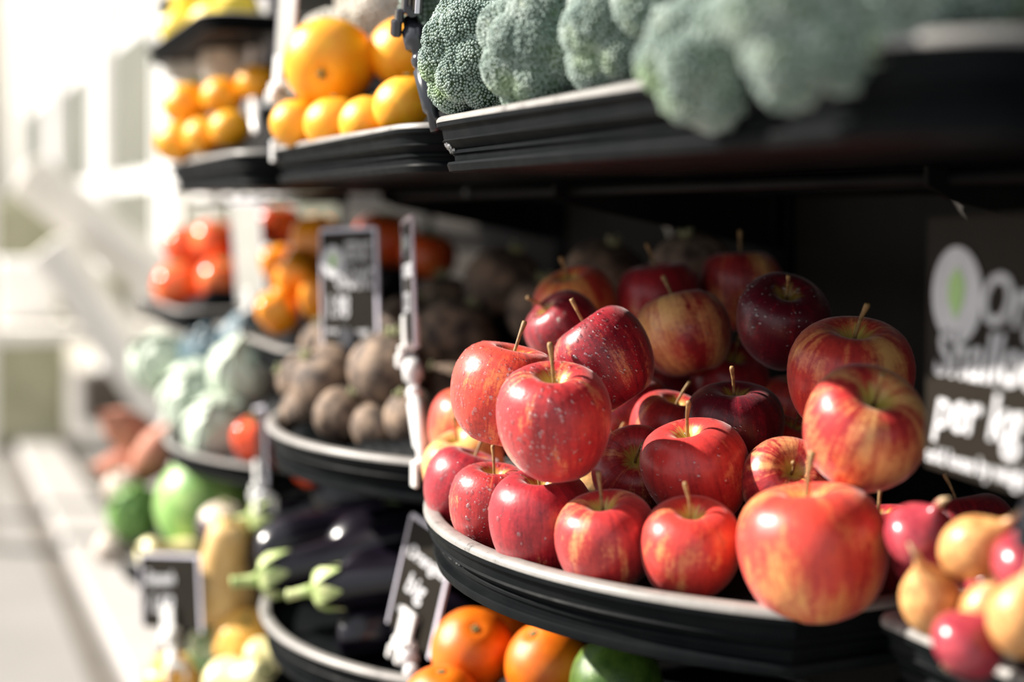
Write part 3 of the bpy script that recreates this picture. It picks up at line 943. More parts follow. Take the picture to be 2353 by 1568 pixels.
BEETS = [beet_mesh(k) for k in range(4)]
ST_ = MB()
for k in range(5):
    a = 2 * math.pi * k / 5 + .3
    ST_.tube([(.045 * math.cos(a), .045 * math.sin(a), .39), (.06 * math.cos(a), .06 * math.sin(a), .46), (.085 * math.cos(a), .085 * math.sin(a), .50 + .03 * (k % 2))], [.03, .026, .022], 7)
STUB = pymesh('leaf_stub', ST_.v, ST_.f); STUB.materials.append(M['beetstalk'])
rows = [
 (1045, 785, 198, 1.72, (.4, .8, -.2), 'large brown beetroot with a sunlit top right behind the orange-red apple'),
 (1000, 905, 190, 1.66, (-.3, .8, .3), 'brown beetroot low beside the white sign clip'),
 (905, 880, 190, 1.62, (.1, .9, .2), 'dark beetroot in the front row to the right of the black clamp'),
 (760, 880, 170, 1.70, (-.5, .7, .3), 'sunlit beetroot with pale side at the curved left end of its tray'),
 (690, 870, 120, 1.80, (-.8, .4, .3), 'pale beetroot with a greenish top at the extreme left of its tray'),
 (820, 800, 170, 1.78, (0, .9, .3), 'shaded beetroot behind the lower half of the black sign'),
 (930, 750, 150, 1.80, (.3, .9, 0), 'beetroot with a tan cheek between the two signs'),
 (1015, 705, 165, 1.88, (0, 1, 0), 'grey shaded beetroot in the second layer behind the edge-on sign'),
 (1160, 650, 185, 1.80, (.3, .9, .2), 'dark beetroot with a tan stub in the deep shade'),
 (1390, 635, 190, 1.62, (.2, .9, .3), 'blue-grey beetroot in deep shade behind the apple pile'),
 (1590, 615, 190, 1.50, (-.2, .9, .3), 'barely visible beetroot at the back panel behind the apples'),
 (1250, 720, 180, 1.70, (0, .9, .1), 'black shaded beetroot between the pale one and the apples'),
 (745, 785, 110, 1.92, (-.3, .9, 0), 'small tan beetroot at the left edge of the black sign'),
 (870, 960, 120, 1.60, (.5, .8, .2), 'small beetroot peeping over the rim beside the black clamp'),
 (700, 935, 110, 1.74, (-.3, .9, .2), 'small sunlit beetroot resting on the left rim'),
 (790, 950, 135, 1.64, (.4, .8, .3), 'sunlit beetroot at the rim just left of the black clamp'),
 (945, 955, 135, 1.55, (-.4, .8, .3), 'brownish beetroot at the rim below the white sign clip'),
 (850, 905, 120, 1.68, (-.2, .9, .2), 'dark beetroot hidden behind the stem of the black clamp'),
]
its = [dict(p=P(r[0], r[1], r[3]), r=r[2] * r[3] / F / 2, a=r) for r in rows]
settle(its, TRAYS['B_beet']['z'], .90)
for k, i in enumerate(its):
    o = obj('beetroot', BEETS[k % 4], None, None, i['p'], axis_quat(cdir(*i['a'][4]), k * 1.3), 2 * i['r'])
    tag(o, i['a'][5], 'beetroot', 'beetroots in the tray behind the apples')
    obj('leaf_stub', STUB, None, o)
liner('B_beet', [(i['p'], i['r'] * 1.02) for i in its])

# ------------------------------------------------------------------ eggplants
EGG_PROF = [(0, .50), (.05, .495), (.085, .47), (.105, .40), (.115, .28), (.13, .12), (.155, -.08), (.178, -.26), (.172, -.38), (.13, -.47), (.06, -.5), (0, -.505)]
def bend(k):
    def w(V):
        V = V.copy(); V[:, 0] += k * (V[:, 2] ** 2 - .08); return V
    return w
EGGS = [lathe('eggplant', EGG_PROF, 28, 30, bend(b)) for b in (.15, .35, -.2)]
def egg_cap(b):
    m = MB()
    off = b * (.5 ** 2 - .08)
    for k in range(6):
        a = 2 * math.pi * k / 6
        ca, sa = math.cos(a), math.sin(a)
        pr = [(.02, .520), (.080, .502), (.112, .455), (.122, .40), (.127, .35)]
        wd = [.04, .058, .05, .03, .006]
        V = []
        for (r, z), w_ in zip(pr, wd):
            o_ = b * (min(z, .5) ** 2 - .08)
            for s in (-1, 0, 1):
                rr = r + (.006 if s == 0 else 0)
                V.append((o_ + rr * ca - s * w_ * sa, rr * sa + s * w_ * ca, z))
        Fc = []
        for i in range(4):
            for s in (0, 1):
                Fc.append((i * 3 + s, i * 3 + s + 1, i * 3 + s + 4, i * 3 + s + 3))
        m.add(V, Fc)
    m.tube([(off, 0, .50), (off + .01, 0, .56), (off + .03, .01, .64), (off + .035, .01, .655)], [.045, .03, .028, .034], 8)
    me = pymesh('cap', m.v, m.f); me.materials.append(M['eggcap']); return me
ECAPS = [egg_cap(b) for b in (.15, .35, -.2)]
for e in EGGS: e.materials.append(M['eggplant'])
egg_obs, egg_sph = [], []
for k, (u, v, d, ax, L, lb) in enumerate([
 (945, 1368, 1.57, (-.96, -.14, .08), .20, 'eggplant with a pale green cap pointing at the front rim'),
 (815, 1300, 1.67, (-.96, -.20, .05), .225, 'glossy eggplant whose star cap hangs over the left rim'),
 (770, 1235, 1.80, (.95, .22, -.10), .20, 'eggplant with a blue highlight at the upper left of the pile'),
 (740, 1165, 1.95, (-.9, -.10, .05), .20, 'shaded eggplant with a tan stalk behind the blue-lit one'),
 (985, 1300, 1.62, (.95, .30, -.05), .22, 'long eggplant slanting up towards the rim of the apple tray'),
 (955, 1215, 1.76, (.95, .25, .0), .22, 'eggplant in deep shade on top of the pile'),
 (890, 1130, 1.92, (.9, .2, .1), .20, 'rearmost eggplant just under the beetroot tray'),
 (960, 1440, 1.56, (.95, .05, -.05), .18, 'lowest eggplant with a bright glint beside the tilted sign'),
 (1110, 1390, 1.55, (.93, .15, -.10), .20, 'dark eggplant behind the tilted sign card')]):
    o = obj('eggplant', EGGS[k % 3], None, None, P(u, v, d), axis_quat(cdir(*ax), (1.3, 4.6, 1.8)[k % 3]), L)
    tag(o, lb, 'eggplant', 'eggplants in the lower tray')
    obj('cap', ECAPS[k % 3], None, o)
    egg_obs.append(o); bb = (.15, .35, -.2)[k % 3]
    egg_sph.append([(bb * (z * z - .08), 0, z, r) for z, r in ((.42, .10), (.28, .115), (.12, .13), (-.05, .152), (-.2, .172), (-.34, .165))])
settle_long(egg_obs, egg_sph, TRAYS['C_egg']['z'], .96, keep=.12)

# ------------------------------------------------------------------ peppers, tomatoes
PEP = [(0, .34), (.05, .35), (.12, .40), (.22, .43), (.36, .38), (.46, .24), (.49, .06), (.45, -.14), (.38, -.30), (.28, -.42), (.16, -.47), (.06, -.45), (0, -.43)]
def pepwarp(V):
    a = np.arctan2(V[:, 1], V[:, 0]); V = V.copy()
    f = 1 + .09 * np.cos(4 * a) + .03 * np.cos(a + 1); V[:, 0] *= f; V[:, 1] *= f; V[:, 2] *= 1.12; return V
PEPO = lathe('bell_pepper', PEP, 28, 44, pepwarp); PEPO.materials.append(M['pepper_o'])
PEPR = lathe('bell_pepper', PEP, 28, 44, pepwarp); PEPR.materials.append(M['pepper_r'])
mm = MB().tube([(0, 0, .36), (0, .01, .46), (.03, .03, .58), (.035, .03, .60)], [.08, .045, .04, .05], 9); PST = pymesh('stem', mm.v, mm.f); PST.materials.append(M['pstem'])
TOM = lathe('tomato', [(0, .36), (.06, .37), (.16, .405), (.30, .385), (.43, .27), (.5, .06), (.47, -.16), (.36, -.32), (.20, -.405), (.07, -.42), (0, -.415)], 24, 36, lambda V: V * np.stack([1 + .02 * np.cos(5 * np.arctan2(V[:, 1], V[:, 0]))] * 2 + [np.ones(len(V))], 1))
TOM.materials.append(M['tomato'])
mm = MB()
for k in range(5):
    a = 2 * math.pi * k / 5
    mm.tube([(0, 0, .375), (.10 * math.cos(a), .10 * math.sin(a), .42), (.19 * math.cos(a), .19 * math.sin(a), .43)], [.03, .022, .006], 6)
mm.tube([(0, 0, .36), (.01, 0, .48)], [.03, .026], 7)
TST = pymesh('calyx', mm.v, mm.f); TST.materials.append(M['pstem'])
def pst(o, k): obj('stem', PST, None, o)
def tst(o, k): obj('calyx', TST, None, o)
pile('bell_pepper', PEPO, None, [
 (722, 570, 118, 2.12, (.1, .9, -.2), 'bright orange bell pepper at the top of its pile left of the black sign'),
 (690, 640, 112, 2.08, (-.7, .4, .2), 'sun-bleached orange bell pepper in the middle of its pile'),
 (738, 680, 105, 2.04, (.1, .9, .2), 'orange-red bell pepper touching the left edge of the black sign'),
 (650, 700, 100, 2.06, (-.4, .8, .3), 'small orange bell pepper at the lower left with a dark stem end'),
 (640, 610, 90, 2.20, (-.3, .9, .1), 'yellow-orange bell pepper beside the pale blurred sign'),
 (735, 548, 100, 2.33, (.2, .9, .2), 'shaded ochre bell pepper at the back of the pile'),
], 'pepper', 'orange bell peppers', TRAYS['B2_pepper']['z'], pst)
pile('bell_pepper', PEPR, None, [
 (585, 1010, 100, 1.99, (-.1, .9, .2), 'bright red pepper left of the thin dark sign edge'),
 (655, 1078, 90, 1.96, (.4, .8, .2), 'red pepper with a white highlight under the beetroot tray'),
 (715, 1072, 85, 1.93, (.5, .8, .2), 'red pepper half hidden by the bottom of the beetroot tray'),
], 'pepper', 'red peppers below the beetroot', TRAYS['C2_cabbage']['z'], pst)
pile('tomato', TOM, None, [
 (885, 555, 150, 2.20, (.1, .9, .2), 'dark red tomato in shade right above the black sign'),
 (985, 590, 130, 2.15, (.1, .9, .2), 'dim red tomato right of the edge-on sign'),
 (640, 520, 110, 2.45, (.1, .9, .2), 'very dark red tomato in shade between two signs'),
], 'tomato', 'shaded tomatoes in the far bay', TRAYS['B2_pepper']['z'], tst)
pile('tomato', TOM, None, [
 (425, 568, 100, 2.70, (.1, .9, .3), 'orange tomato at the upper left of the sunlit pile'),
 (495, 555, 108, 2.66, (.1, .9, .3), 'yellow-topped tomato at the upper right of the sunlit pile'),
 (415, 655, 125, 2.66, (-.1, .9, .3), 'large orange-red tomato at the lower left of the sunlit pile'),
 (510, 645, 115, 2.58, (.1, .9, .3), 'red tomato with a pink highlight at the lower right of the sunlit pile'),
 (470, 610, 95, 2.80, (.1, .9, .3), 'deep red tomato in the middle of the sunlit pile'),
], 'tomato', 'sunlit tomatoes', TRAYS['B2_tomato']['z'], tst)

# ------------------------------------------------------------------ cabbages
def leaf_mesh(seed, mat):
    g = np.random.default_rng(seed); n, m_ = 15, 13
    V = []; Fc = []
    for i in range(n):
        t_ = i / (n - 1)
        pol = math.radians(168 - 150 * t_)            # from the base up over the crown
        for j in range(m_):
            s = -1 + 2 * j / (m_ - 1)
            wid = math.radians(78) * (math.sin(math.pi * (0.12 + .80 * t_)) ** .6)
            az = s * wid
            r = .5 + .03 * math.sin(9 * az + seed) * abs(s) * t_ + .05 * t_ * abs(s) ** 3 + .012 * math.cos(20 * az) * t_
            if j == m_ // 2: r += .012
            V.append((r * math.sin(pol) * math.cos(az), r * math.sin(pol) * math.sin(az), -r * math.cos(math.pi - pol) * .92))
    for i in range(n - 1):
        for j in range(m_ - 1):
            a = i * m_ + j; Fc.append((a, a + 1, a + m_ + 1, a + m_))
    m = pymesh('leaf', V, Fc); m.materials.append(mat); return m
cab_obs = []
def cabbage(name, c, D, up, mat, label, group, seed=0):
    root = obj(name, None, None, None, c, axis_quat(up, seed)); tag(root, label, 'cabbage', group)
    cab_obs.append(root)
    core = lathe('heart', [(r * .93, z * .88) for r, z in round_prof()], 20, 28); core.materials.append(mat)
    obj('heart', core, None, root, scale=D)
    lm = [leaf_mesh(seed * 3 + q, mat) for q in range(2)]
    for k in range(9):
        o = obj('leaf', lm[k % 2], None, root, quat=Quaternion((0, 0, 1), k * 2.4), scale=D * (.96 + .016 * k))
for k, (u, v, d, D, up, mt, lb) in enumerate([
 (455, 915, 2.28, .115, (.1, .5, .8), 'leaf_pale', 'pale green cabbage in front on the blurred left tray'),
 (548, 872, 2.16, .100, (.1, .6, .7), 'leaf_pale', 'pale cabbage next to the left end of the beetroot tray'),
 (385, 830, 2.40, .100, (-.3, .6, .7), 'leaf_pale', 'whitish cabbage at the left of the blurred left tray'),
 (470, 815, 2.38, .095, (.1, .8, .4), 'leaf_blue', 'blue-green cabbage behind the pale ones'),
 (565, 800, 2.22, .085, (.2, .8, .4), 'leaf_blue', 'dark blue-green cabbage below the orange peppers'),
 (300, 1195, 2.60, .095, (-.1, .6, .8), 'leaf_green', 'small green cabbage at the lower left beside the pavement'),
 (520, 950, 2.12, .100, (.1, .5, .8), 'leaf_pale', 'pale cabbage at the front rim left of the bright red pepper')]):
    cabbage('cabbage', P(u, v, d), D, cdir(*up), M[mt], lb, 'cabbages in the far bay', k + 1)
cab_r = [.0575, .050, .050, .0475, .0425, .050]
cab_c = cab_obs[:5] + [cab_obs[6]]
settle_long(cab_c, [[(0, 0, 0, r * 1.03)] for r in cab_r], TRAYS['C2_cabbage']['z'], .97)

# ------------------------------------------------------------------ melon, squashes, roots of the far bay
MEL = lathe('melon', round_prof(), 28, 44); MEL.materials.append(M['melon'])
def mst(o, k):
    m = MB().tube([(0, 0, .46), (.01, 0, .52), (.05, .01, .56)], [.03, .02, .022], 8); m.build('stalk', M['pstem'], o, True)
pile('melon', MEL, None, [(470, 1172, 240, 2.20, (.2, .9, .2), 'round green melon with a pale highlight in the blurred lower left')], 'melon', None, 0, mst)
SQ = lathe('squash', [(0, .62), (.06, .615), (.17, .59), (.225, .5), (.235, .35), (.25, .2), (.31, .05), (.40, -.1), (.455, -.25), (.43, -.40), (.30, -.51), (.12, -.545), (0, -.54)], 30, 36)
GO = lathe('gourd', [(0, .40), (.08, .41), (.22, .42), (.38, .33), (.49, .12), (.5, -.06), (.44, -.24), (.30, -.36), (.12, -.40), (0, -.39)], 26, 48,
           lambda V: V * np.stack([1 + .045 * np.cos(8 * np.arctan2(V[:, 1], V[:, 0]))] * 2 + [np.ones(len(V))], 1))
def sst(o, k):
    top = max(v.co.z for v in o.data.vertices)
    MB().tube([(0, 0, top - .03), (.01, 0, top + .06), (.04, .01, top + .12)], [.06, .035, .04], 8).build('stalk', M['calyx'], o, True)
def veg(name, mesh, mat, u, v, d, size, ax, lb, cat, group, child=None, sq=None):
    me = mesh.copy(); me.materials.clear(); me.materials.append(M[mat])
    o = obj(name, me, None, None, P(u, v, d), axis_quat(cdir(*ax), u * .1), size if sq is None else tuple(size * s for s in sq))
    tag(o, lb, cat, group)
    if child: child(o, 0)
    PILE.append(o)
    return o
G2 = 'squashes and gourds in the far bay'
PILE = []
veg('squash', SQ, 'squash', 515, 1350, 1.96, .125, (.20, .90, .25), 'tan butternut squash left of the eggplant tray', 'squash', G2, sst)
veg('squash', SQ, 'squash_y', 398, 1272, 2.12, .090, (-.5, .4, .6), 'creamy yellow squash below the green melon', 'squash', G2, sst)
veg('gourd', GO, 'gourd_g', 480, 1490, 1.96, .088, (.1, .7, .6), 'green and white mottled gourd at the bottom left', 'gourd', G2, sst)
veg('gourd', GO, 'gourd_o', 552, 1462, 1.93, .085, (.1, .8, .4), 'orange ribbed gourd under the butternut squash', 'gourd', G2, sst)
veg('squash', SQ, 'squash_y', 560, 1560, 1.80, .080, (.7, .4, .5), 'pale lemon squash cut by the bottom edge', 'squash', G2, sst)
veg('squash', SQ, 'squash_y', 618, 1515, 1.84, .060, (.8, .3, .4), 'small yellow squash against the outside of the eggplant tray', 'squash', G2, sst)
veg('gourd', GO, 'gourd_o', 425, 1545, 1.95, .080, (-.3, .8, .4), 'peach coloured gourd at the bottom left corner of the pile', 'gourd', G2, sst)
TUR = lathe('turnip', [(0, .40), (.08, .42), (.22, .41), (.38, .30), (.48, .10), (.47, -.10), (.36, -.28), (.20, -.40), (.07, -.47), (.02, -.58), (0, -.62)], 26, 36)
veg('turnip', TUR, 'purpletop', 512, 1215, 2.02, .078, (.1, .95, .1), 'dark purple turnip with a cream top above the butternut squash', 'turnip', 'turnips in the far bay', lambda o, k: obj('leaf_stub', STUB, None, o))
veg('turnip', TUR, 'turnip', 290, 1115, 2.66, .075, (-.3, .8, .4), 'whitish turnip under the reddish sweet potato', 'turnip', 'turnips in the far bay', lambda o, k: obj('leaf_stub', STUB, None, o))
veg('turnip', TUR, 'turnip', 270, 1270, 2.60, .070, (-.1, .8, .4), 'pale turnip at the lower left beside the pavement edge', 'turnip', 'turnips in the far bay', lambda o, k: obj('leaf_stub', STUB, None, o))
SWP = lathe('sweet_potato', [(0, .62), (.03, .58), (.10, .48), (.24, .28), (.30, 0), (.26, -.25), (.14, -.46), (.05, -.6), (0, -.66)], 26, 28, bend(.25))
for u, v, d, s, ax, lb in ((300, 1010, 2.70, .13, (-.6, .5, .4), 'sunlit reddish sweet potato on top of the farthest tray'),
                           (345, 1040, 2.66, .12, (.5, .6, .3), 'red-brown sweet potato right of the sunlit one'),
                           (300, 1065, 2.72, .12, (-.9, .1, .3), 'shaded sweet potato beneath the sunlit one')):
    veg('sweet_potato', SWP, 'sweet', u, v, d, s, ax, lb, 'sweet potato', 'sweet potatoes in the far bay', lambda o, k: MB().tube([(0, 0, -.6), (.03, .02, -.72), (.02, .05, -.8)], [.03, .015, .005], 6).build('root_tip', M['sweet'], o, True))

SPH = {'squash': [(0, 0, .40, .235), (0, 0, .12, .28), (0, 0, -.18, .44)], 'gourd': [(0, 0, 0, .46)], 'turnip': [(0, 0, 0, .46)], 'melon': [(0, 0, 0, .5)],
       'sweet_potato': [(0, 0, .38, .17), (0, 0, .15, .26), (0, 0, -.08, .29), (0, 0, -.32, .2)], 'cabbage': [(0, 0, 0, .0475)]}
kind_of = lambda o: o.name.split('.')[0]
p1 = [o for o in PILE if kind_of(o) in ('squash', 'gourd')] + [o for o in PILE if 'purple' in o['label']] + [o for o in col.objects if kind_of(o) == 'melon' and o.parent is None]
settle_long(p1, [SPH[kind_of(o)] for o in p1], TRAYS['D2_squash']['z'], .96, keep=.08)
p2 = [o for o in PILE if kind_of(o) == 'sweet_potato'] + [o for o in PILE if kind_of(o) == 'turnip' and 'purple' not in o['label']] + [cab_obs[5]]
settle_long(p2, [SPH[kind_of(o)] for o in p2], TRAYS['D2_root']['z'], .96, keep=.08)
PILE.clear()

# ------------------------------------------------------------------ shallots and red onions at the right
SH = lathe('shallot', [(0, .72), (.035, .70), (.05, .60), (.09, .50), (.20, .38), (.33, .20), (.37, 0), (.33, -.2), (.22, -.36), (.10, -.43), (0, -.44)], 28, 32)
def shch(o, k):
    m = MB()
    for q in range(6):
        a = q * 1.05; m.tube([(.03 * math.cos(a), .03 * math.sin(a), -.42), (.06 * math.cos(a), .06 * math.sin(a), -.49)], [.012, .004], 5)
    m.build('roots', M['papery'], o, True)
    MB().tube([(0, 0, .64), (.01, .01, .74), (.05, .03, .84)], [.05, .034, .012], 7).build('dry_neck', M['papery'], o, True)
for u, v, d, s, ax, mt, lb in (
 (2120, 1235, .86, .050, (.2, .8, .5), 'redonion', 'purple-red onion right of the largest blurred apple'),
 (2150, 1385, .80, .048, (-.35, .85, .3), 'shallot', 'glowing orange-tan shallot leaning on the lower right rim'),
 (2270, 1300, .78, .046, (.5, .6, .5), 'shallot', 'tan shallot with a purplish side near the right edge'),
 (2350, 1300, .76, .050, (.3, .8, .4), 'redonion', 'red onion cut by the right edge'),
 (2245, 1400, .78, .044, (.1, .9, .2), 'shallot', 'brownish shallot standing right of the glowing one'),
 (2350, 1410, .73, .046, (.1, .9, .2), 'shallot', 'shallot at the right edge below the red onion'),
 (2130, 1300, .90, .046, (.1, .8, .4), 'redonion', 'dark red onion in shade behind the glowing shallot'),
 (2230, 1470, .76, .042, (.5, .7, .2), 'redonion', 'dim red onion in the bottom right corner of the tray'),
 (2300, 1360, .82, .046, (.5, .7, .2), 'redonion', 'shaded red onion between the two right-hand shallots')):
    veg('shallot' if mt == 'shallot' else 'red_onion', SH, mt, u, v, d, s, ax, lb, 'shallot' if mt == 'shallot' else 'onion', 'shallots and onions in the right tray', shch, None if mt == 'shallot' else (1.25, 1.25, .85))
settle_long(PILE, [[(0, 0, 0, .37), (0, 0, .3, .24), (0, 0, -.18, .32)] if kind_of(o) == 'shallot' else [(0, 0, 0, .37), (0, 0, .2, .28)] for o in PILE], TRAYS['B_shal']['z'], .95, keep=.08)

for key, gs in (('C_orange', ('oranges under the apple tray', 'limes under the apple tray')), ('A_orange', ('oranges in the top tray',)), ('A_mand', ('mandarins in the far top tray',)),
                ('T_lemon', ('lemons in the topmost tray',)), ('B2_pepper', ('orange bell peppers', 'shaded tomatoes in the far bay')), ('B2_tomato', ('sunlit tomatoes',))):
    liner(key, balls_of([o for g_ in gs for o in ALL[g_]], .46))
liner('D2_squash', balls_of(p1, .46))
liner('D2_root', balls_of(p2, .3)[:3] + [(o.location.copy(), .036) for o in p2[3:]])
liner('C2_cabbage', [(o.location.copy(), r_) for o, r_ in zip(cab_c, cab_r)] + balls_of(ALL['red peppers below the beetroot'], .46))
liner('B_shal', balls_of(PILE, .38))

# ------------------------------------------------------------------ price signs
def text_mesh(body, size, shear=0.0, bold=0.0):
    cu = bpy.data.curves.new('lettering', 'FONT'); cu.body = body; cu.size = size; cu.shear = shear
    cu.offset = bold; cu.extrude = .0004; cu.resolution_u = 3
    tmp = bpy.data.objects.new('tmp', cu); col.objects.link(tmp)
    bpy.context.view_layer.update()
    me = bpy.data.meshes.new_from_object(tmp.evaluated_get(bpy.context.evaluated_depsgraph_get()))
    bpy.data.objects.remove(tmp); bpy.data.curves.remove(cu)
    me.name = 'lettering'
    return me


def sign(LB, RB, H, lean, label, lines=(), logo=None, card='card', clip='white_clip', base=None, stem_mid=None, clipw=.026, sleeve=True, clipx=.5, clamp=True):
    """card between its lower corners, H high, in a sleeve, held by a clip on a jointed stem and a clamp on the rim"""
    ex = (RB - LB); W = ex.length; ex.normalize()
    ez = (Vector((0, 0, 1)) + Vector(lean)); ez = (ez - ex * ez.dot(ex)).normalized()
    ey = ez.cross(ex)                       # away from the reader
    root = empty('price_sign', base if base is not None else (LB + RB) / 2)
    tag(root, label, 'sign', 'price signs on the trays')
    Mx = Matrix((ex, ey, ez)).transposed().to_4x4(); Mx.translation = LB
    Mi = Matrix.Translation(-root.location)
    cd = MB().box((W / 2, 0, H / 2), (W, .0016, H), bev=.0004).build('card', M[card], root)
    cd.matrix_local = Mi @ Mx
    for body, x, z, sz, sh, *sx in lines:
        me = text_mesh(body, sz, sh, sz * .016)
        lt = obj('lettering', me, M['chalk'], cd)
        if sx: lt.scale = (sx[0], 1, 1)
        lt.rotation_euler = (math.pi / 2, 0, 0); lt.location = (x, -.0013, z)
    if logo:
        x, z, r = logo
        m = MB()
        n = 28
        m.v = [(x, -.0017, z)] + [(x + r * math.cos(2 * math.pi * k / n), -.0017, z + r * math.sin(2 * math.pi * k / n)) for k in range(n)]
        m.f = [(0, 1 + k, 1 + (k + 1) % n) for k in range(n)]
        m.build('logo_disc', M['chalk'], cd)
        m = MB(); a = r * .38
        m.v = [(x, -.0021, z - r * .52), (x + a * .8, -.0021, z - r * .15), (x + a, -.0021, z + r * .25), (x + a * .2, -.0021, z + r * .6), (x - a * .75, -.0021, z + r * .3), (x - a * .8, -.0021, z - r * .1)]
        m.f = [(0, 1, 2, 3, 4, 5)]
        m.build('logo_leaf', M['green_print'], cd)
    if sleeve:
        s = MB()
        s.box((W + .002, 0, H / 2), (.0045, .0032, H + .004)); s.box((W / 2, 0, H + .001), (W, .0032, .0045)); s.box((-.001, 0, H / 2), (.0025, .0032, H))
        s.build('sleeve', M['sleeve'], root).matrix_local = Mi @ Mx
    # clip jaws: two wings, a spring barrel and a socket
    c = MB()
    cw = clipw
    c.box((W * clipx, -.006, .014), (cw, .004, .034), bev=.001)
    c.box((W * clipx, .006, .014), (cw, .004, .034), bev=.001)
    c.box((W * clipx, -.010, -.006), (cw * .85, .006, .012), bev=.002)
    c.tube([(W * clipx - cw * .6, -.001, -.001), (W * clipx + cw * .6, -.001, -.001)], .005, 10)
    c.box((W * clipx - cw * .32, -.012, -.016), (cw * .28, .008, .014), bev=.002)
    c.box((W * clipx + cw * .32, -.012, -.016), (cw * .28, .008, .014), bev=.002)
    c.build('clip', M[clip], root).matrix_local = Mi @ Mx
    if base is not None:
        top = Mx @ Vector((W * clipx, 0, -.008))
        mid = stem_mid if stem_mid is not None else (top + base) / 2
        b = MB()
        d1 = (mid - top).normalized()
        L = (mid - top).length
        b.tube([top, top + d1 * L * .25, top + d1 * L * .28, top + d1 * L * .62, top + d1 * L * .66, mid], [.007, .008, .0105, .0105, .006, .006], 12)
        d2 = (base - mid)
        b.tube([mid, mid + d2 * .12, mid + d2 * .15, mid + d2 * .7, mid + d2 * .75, base], [.006, .006, .0085, .0075, .005, .005], 12)
        st = b.build('jointed_stem', M[clip], root, True); st.matrix_local = Mi
        V, T = ICO2
        bl = obj('ball_joint', trimesh('ball_joint', V * .0085, T), M[clip], root); bl.matrix_local = Mi @ Matrix.Translation(mid)
        k = MB().box(base + Vector((.004, 0, .004)), (.022, .014, .009), bev=.002).box(base + Vector((-.0085, 0, -.006)), (.004, .013, .024), bev=.0015).box(base + Vector((.017, 0, -.006)), (.004, .013, .020), bev=.0015)
        if clamp: k.build('clamp', M[clip], root).matrix_local = Mi
    return root


# beetroot sign
sign(P(745, 812, 1.75), P(868, 818, 1.685), .150, (.0, .0, 0), 'black card reading BEETROOT ORGANIC standing over the beetroot tray',
     [('BEETROOT', .044, .113, .034, .1, .27), ('ORGANIC', .026, .080, .037, .1, .40), ('1.98', .008, .045, .038, .1, .62), ('produce of the farm', .006, .025, .011, 0, .55), ('organic', .062, .024, .013, 0, .6)],
     (.022, .112, .020), clip='black_clip', base=P(838, 962, 1.70), stem_mid=P(848, 890, 1.70))
# apple sign, seen edge-on
sign(P(934, 792, 1.515), P(955, 795, 1.415), .128, (-.02, .02, 0), 'card seen edge-on with a white clip at the left end of the apple tray',
     [('APPLES', .030, .10, .017, .1), ('ORGANIC', .012, .07, .02, .1), ('2.20', .012, .035, .028, .1)], (.018, .105, .013),
     base=P(972, 1075, 1.36), stem_mid=P(952, 905, 1.43))
# right sign
sign(P(2128, 1072, .80), P(2490, 1178, .655), .140, (.03, .0, 0), 'large blurred black card with a round green-leaf logo at the right edge',
     [('Organic', .056, .083, .038, .25), ('Shallots', .009, .053, .037, .3), ('per kg', .010, .024, .034, .3), ('sold loose by weight', .003, .004, .0125, 0)],
     (.034, .097, .0265), clip='black_clip', base=P(2440, 1420, .70), stem_mid=P(2440, 1300, .68), sleeve=False, clipx=.86)
# tilted sign under the apple tray
sign(P(893, 1432, 1.50), P(985, 1508, 1.435), .118, (.20, -.22, 0), 'tilted black card with white handwriting held by a white clip below the apple tray',
     [('Oranges', .006, .078, .021, .3), ('big', .016, .044, .030, .3), ('organic', .012, .020, .014, .2)], base=P(955, 1640, 1.44), stem_mid=P(945, 1545, 1.44))
# broccoli sign: only its black clip hangs into the frame
sign(P(935, 20, 1.22), P(958, 25, 1.12), .12, (.05, 0, 0), 'black sign clip at the left end of the broccoli tray', [], clip='black_clip', base=P(1003, 300, 1.125), stem_mid=P(968, 140, 1.15), clipw=.03, clamp=False)
# blurred signs of the far trays
sign(P(632, 190, 1.64), P(668, 195, 1.55), .13, (.04, 0, 0), 'blurred white card standing at the left end of the orange tray', [], card='white_card', base=P(645, 335, 1.575), stem_mid=P(650, 255, 1.59), clipw=.04)
sign(P(560, 155, 2.12), P(602, 158, 2.05), .10, (.06, 0, 0), 'blurred white card among the mandarins', [], card='white_card', base=P(590, 320, 1.90), stem_mid=P(585, 235, 1.98))
sign(P(548, 700, 2.45), P(612, 712, 2.34), .175, (-.08, .0, 0), 'blurred pale card between the tomatoes and the orange peppers', [], card='white_card', base=P(612, 800, 2.25), stem_mid=P(606, 760, 2.28))
sign(P(590, 1110, 1.96), P(612, 1112, 1.88), .10, (0, 0, 0), 'thin dark card seen edge-on in front of the red peppers', [], base=P(602, 1150, 1.90))
sign(P(330, 1440, 1.98), P(462, 1452, 1.90), .098, (-.05, .2, 0), 'blurred grey card with white handwriting in front of the gourds', [('Squash', .008, .060, .024, .3), ('1.50', .012, .022, .032, .3)], base=P(398, 1540, 1.90))

# ------------------------------------------------------------------ water on the tray ends
def tray_drops(key, y0, y1, n, zlo, zhi, draft):
    t_ = TRAYS[key]; out = t_['outline']; root = t_['root']
    seg = [(Vector(out[i]), Vector(out[i + 1])) for i in range(len(out) - 1) if y0 <= out[i][1] <= y1 and out[i][0] < .6]
    pts = []; nr = []
    for _ in range(n):
        a, b = seg[int(rng.integers(len(seg)))]
        f = rng.random(); p = a + (b - a) * f; e = (b - a).normalized(); nn = Vector((-e.y, e.x))
        h = rng.random(); z = zlo + (zhi - zlo) * h
        p = p - nn * (.0062 + draft * (1 - h))
        pts.append((p.x, p.y, z)); nr.append((nn.x, nn.y, 0))
    m = beads('water_drops', pts, nr, .0006 + .0013 * rng.random(n) ** 3, ICO2, .6)
    o = obj('water_drops', m, M['water'], root); o.matrix_parent_inverse = Matrix.Translation(-root.location); o['kind'] = 'stuff'
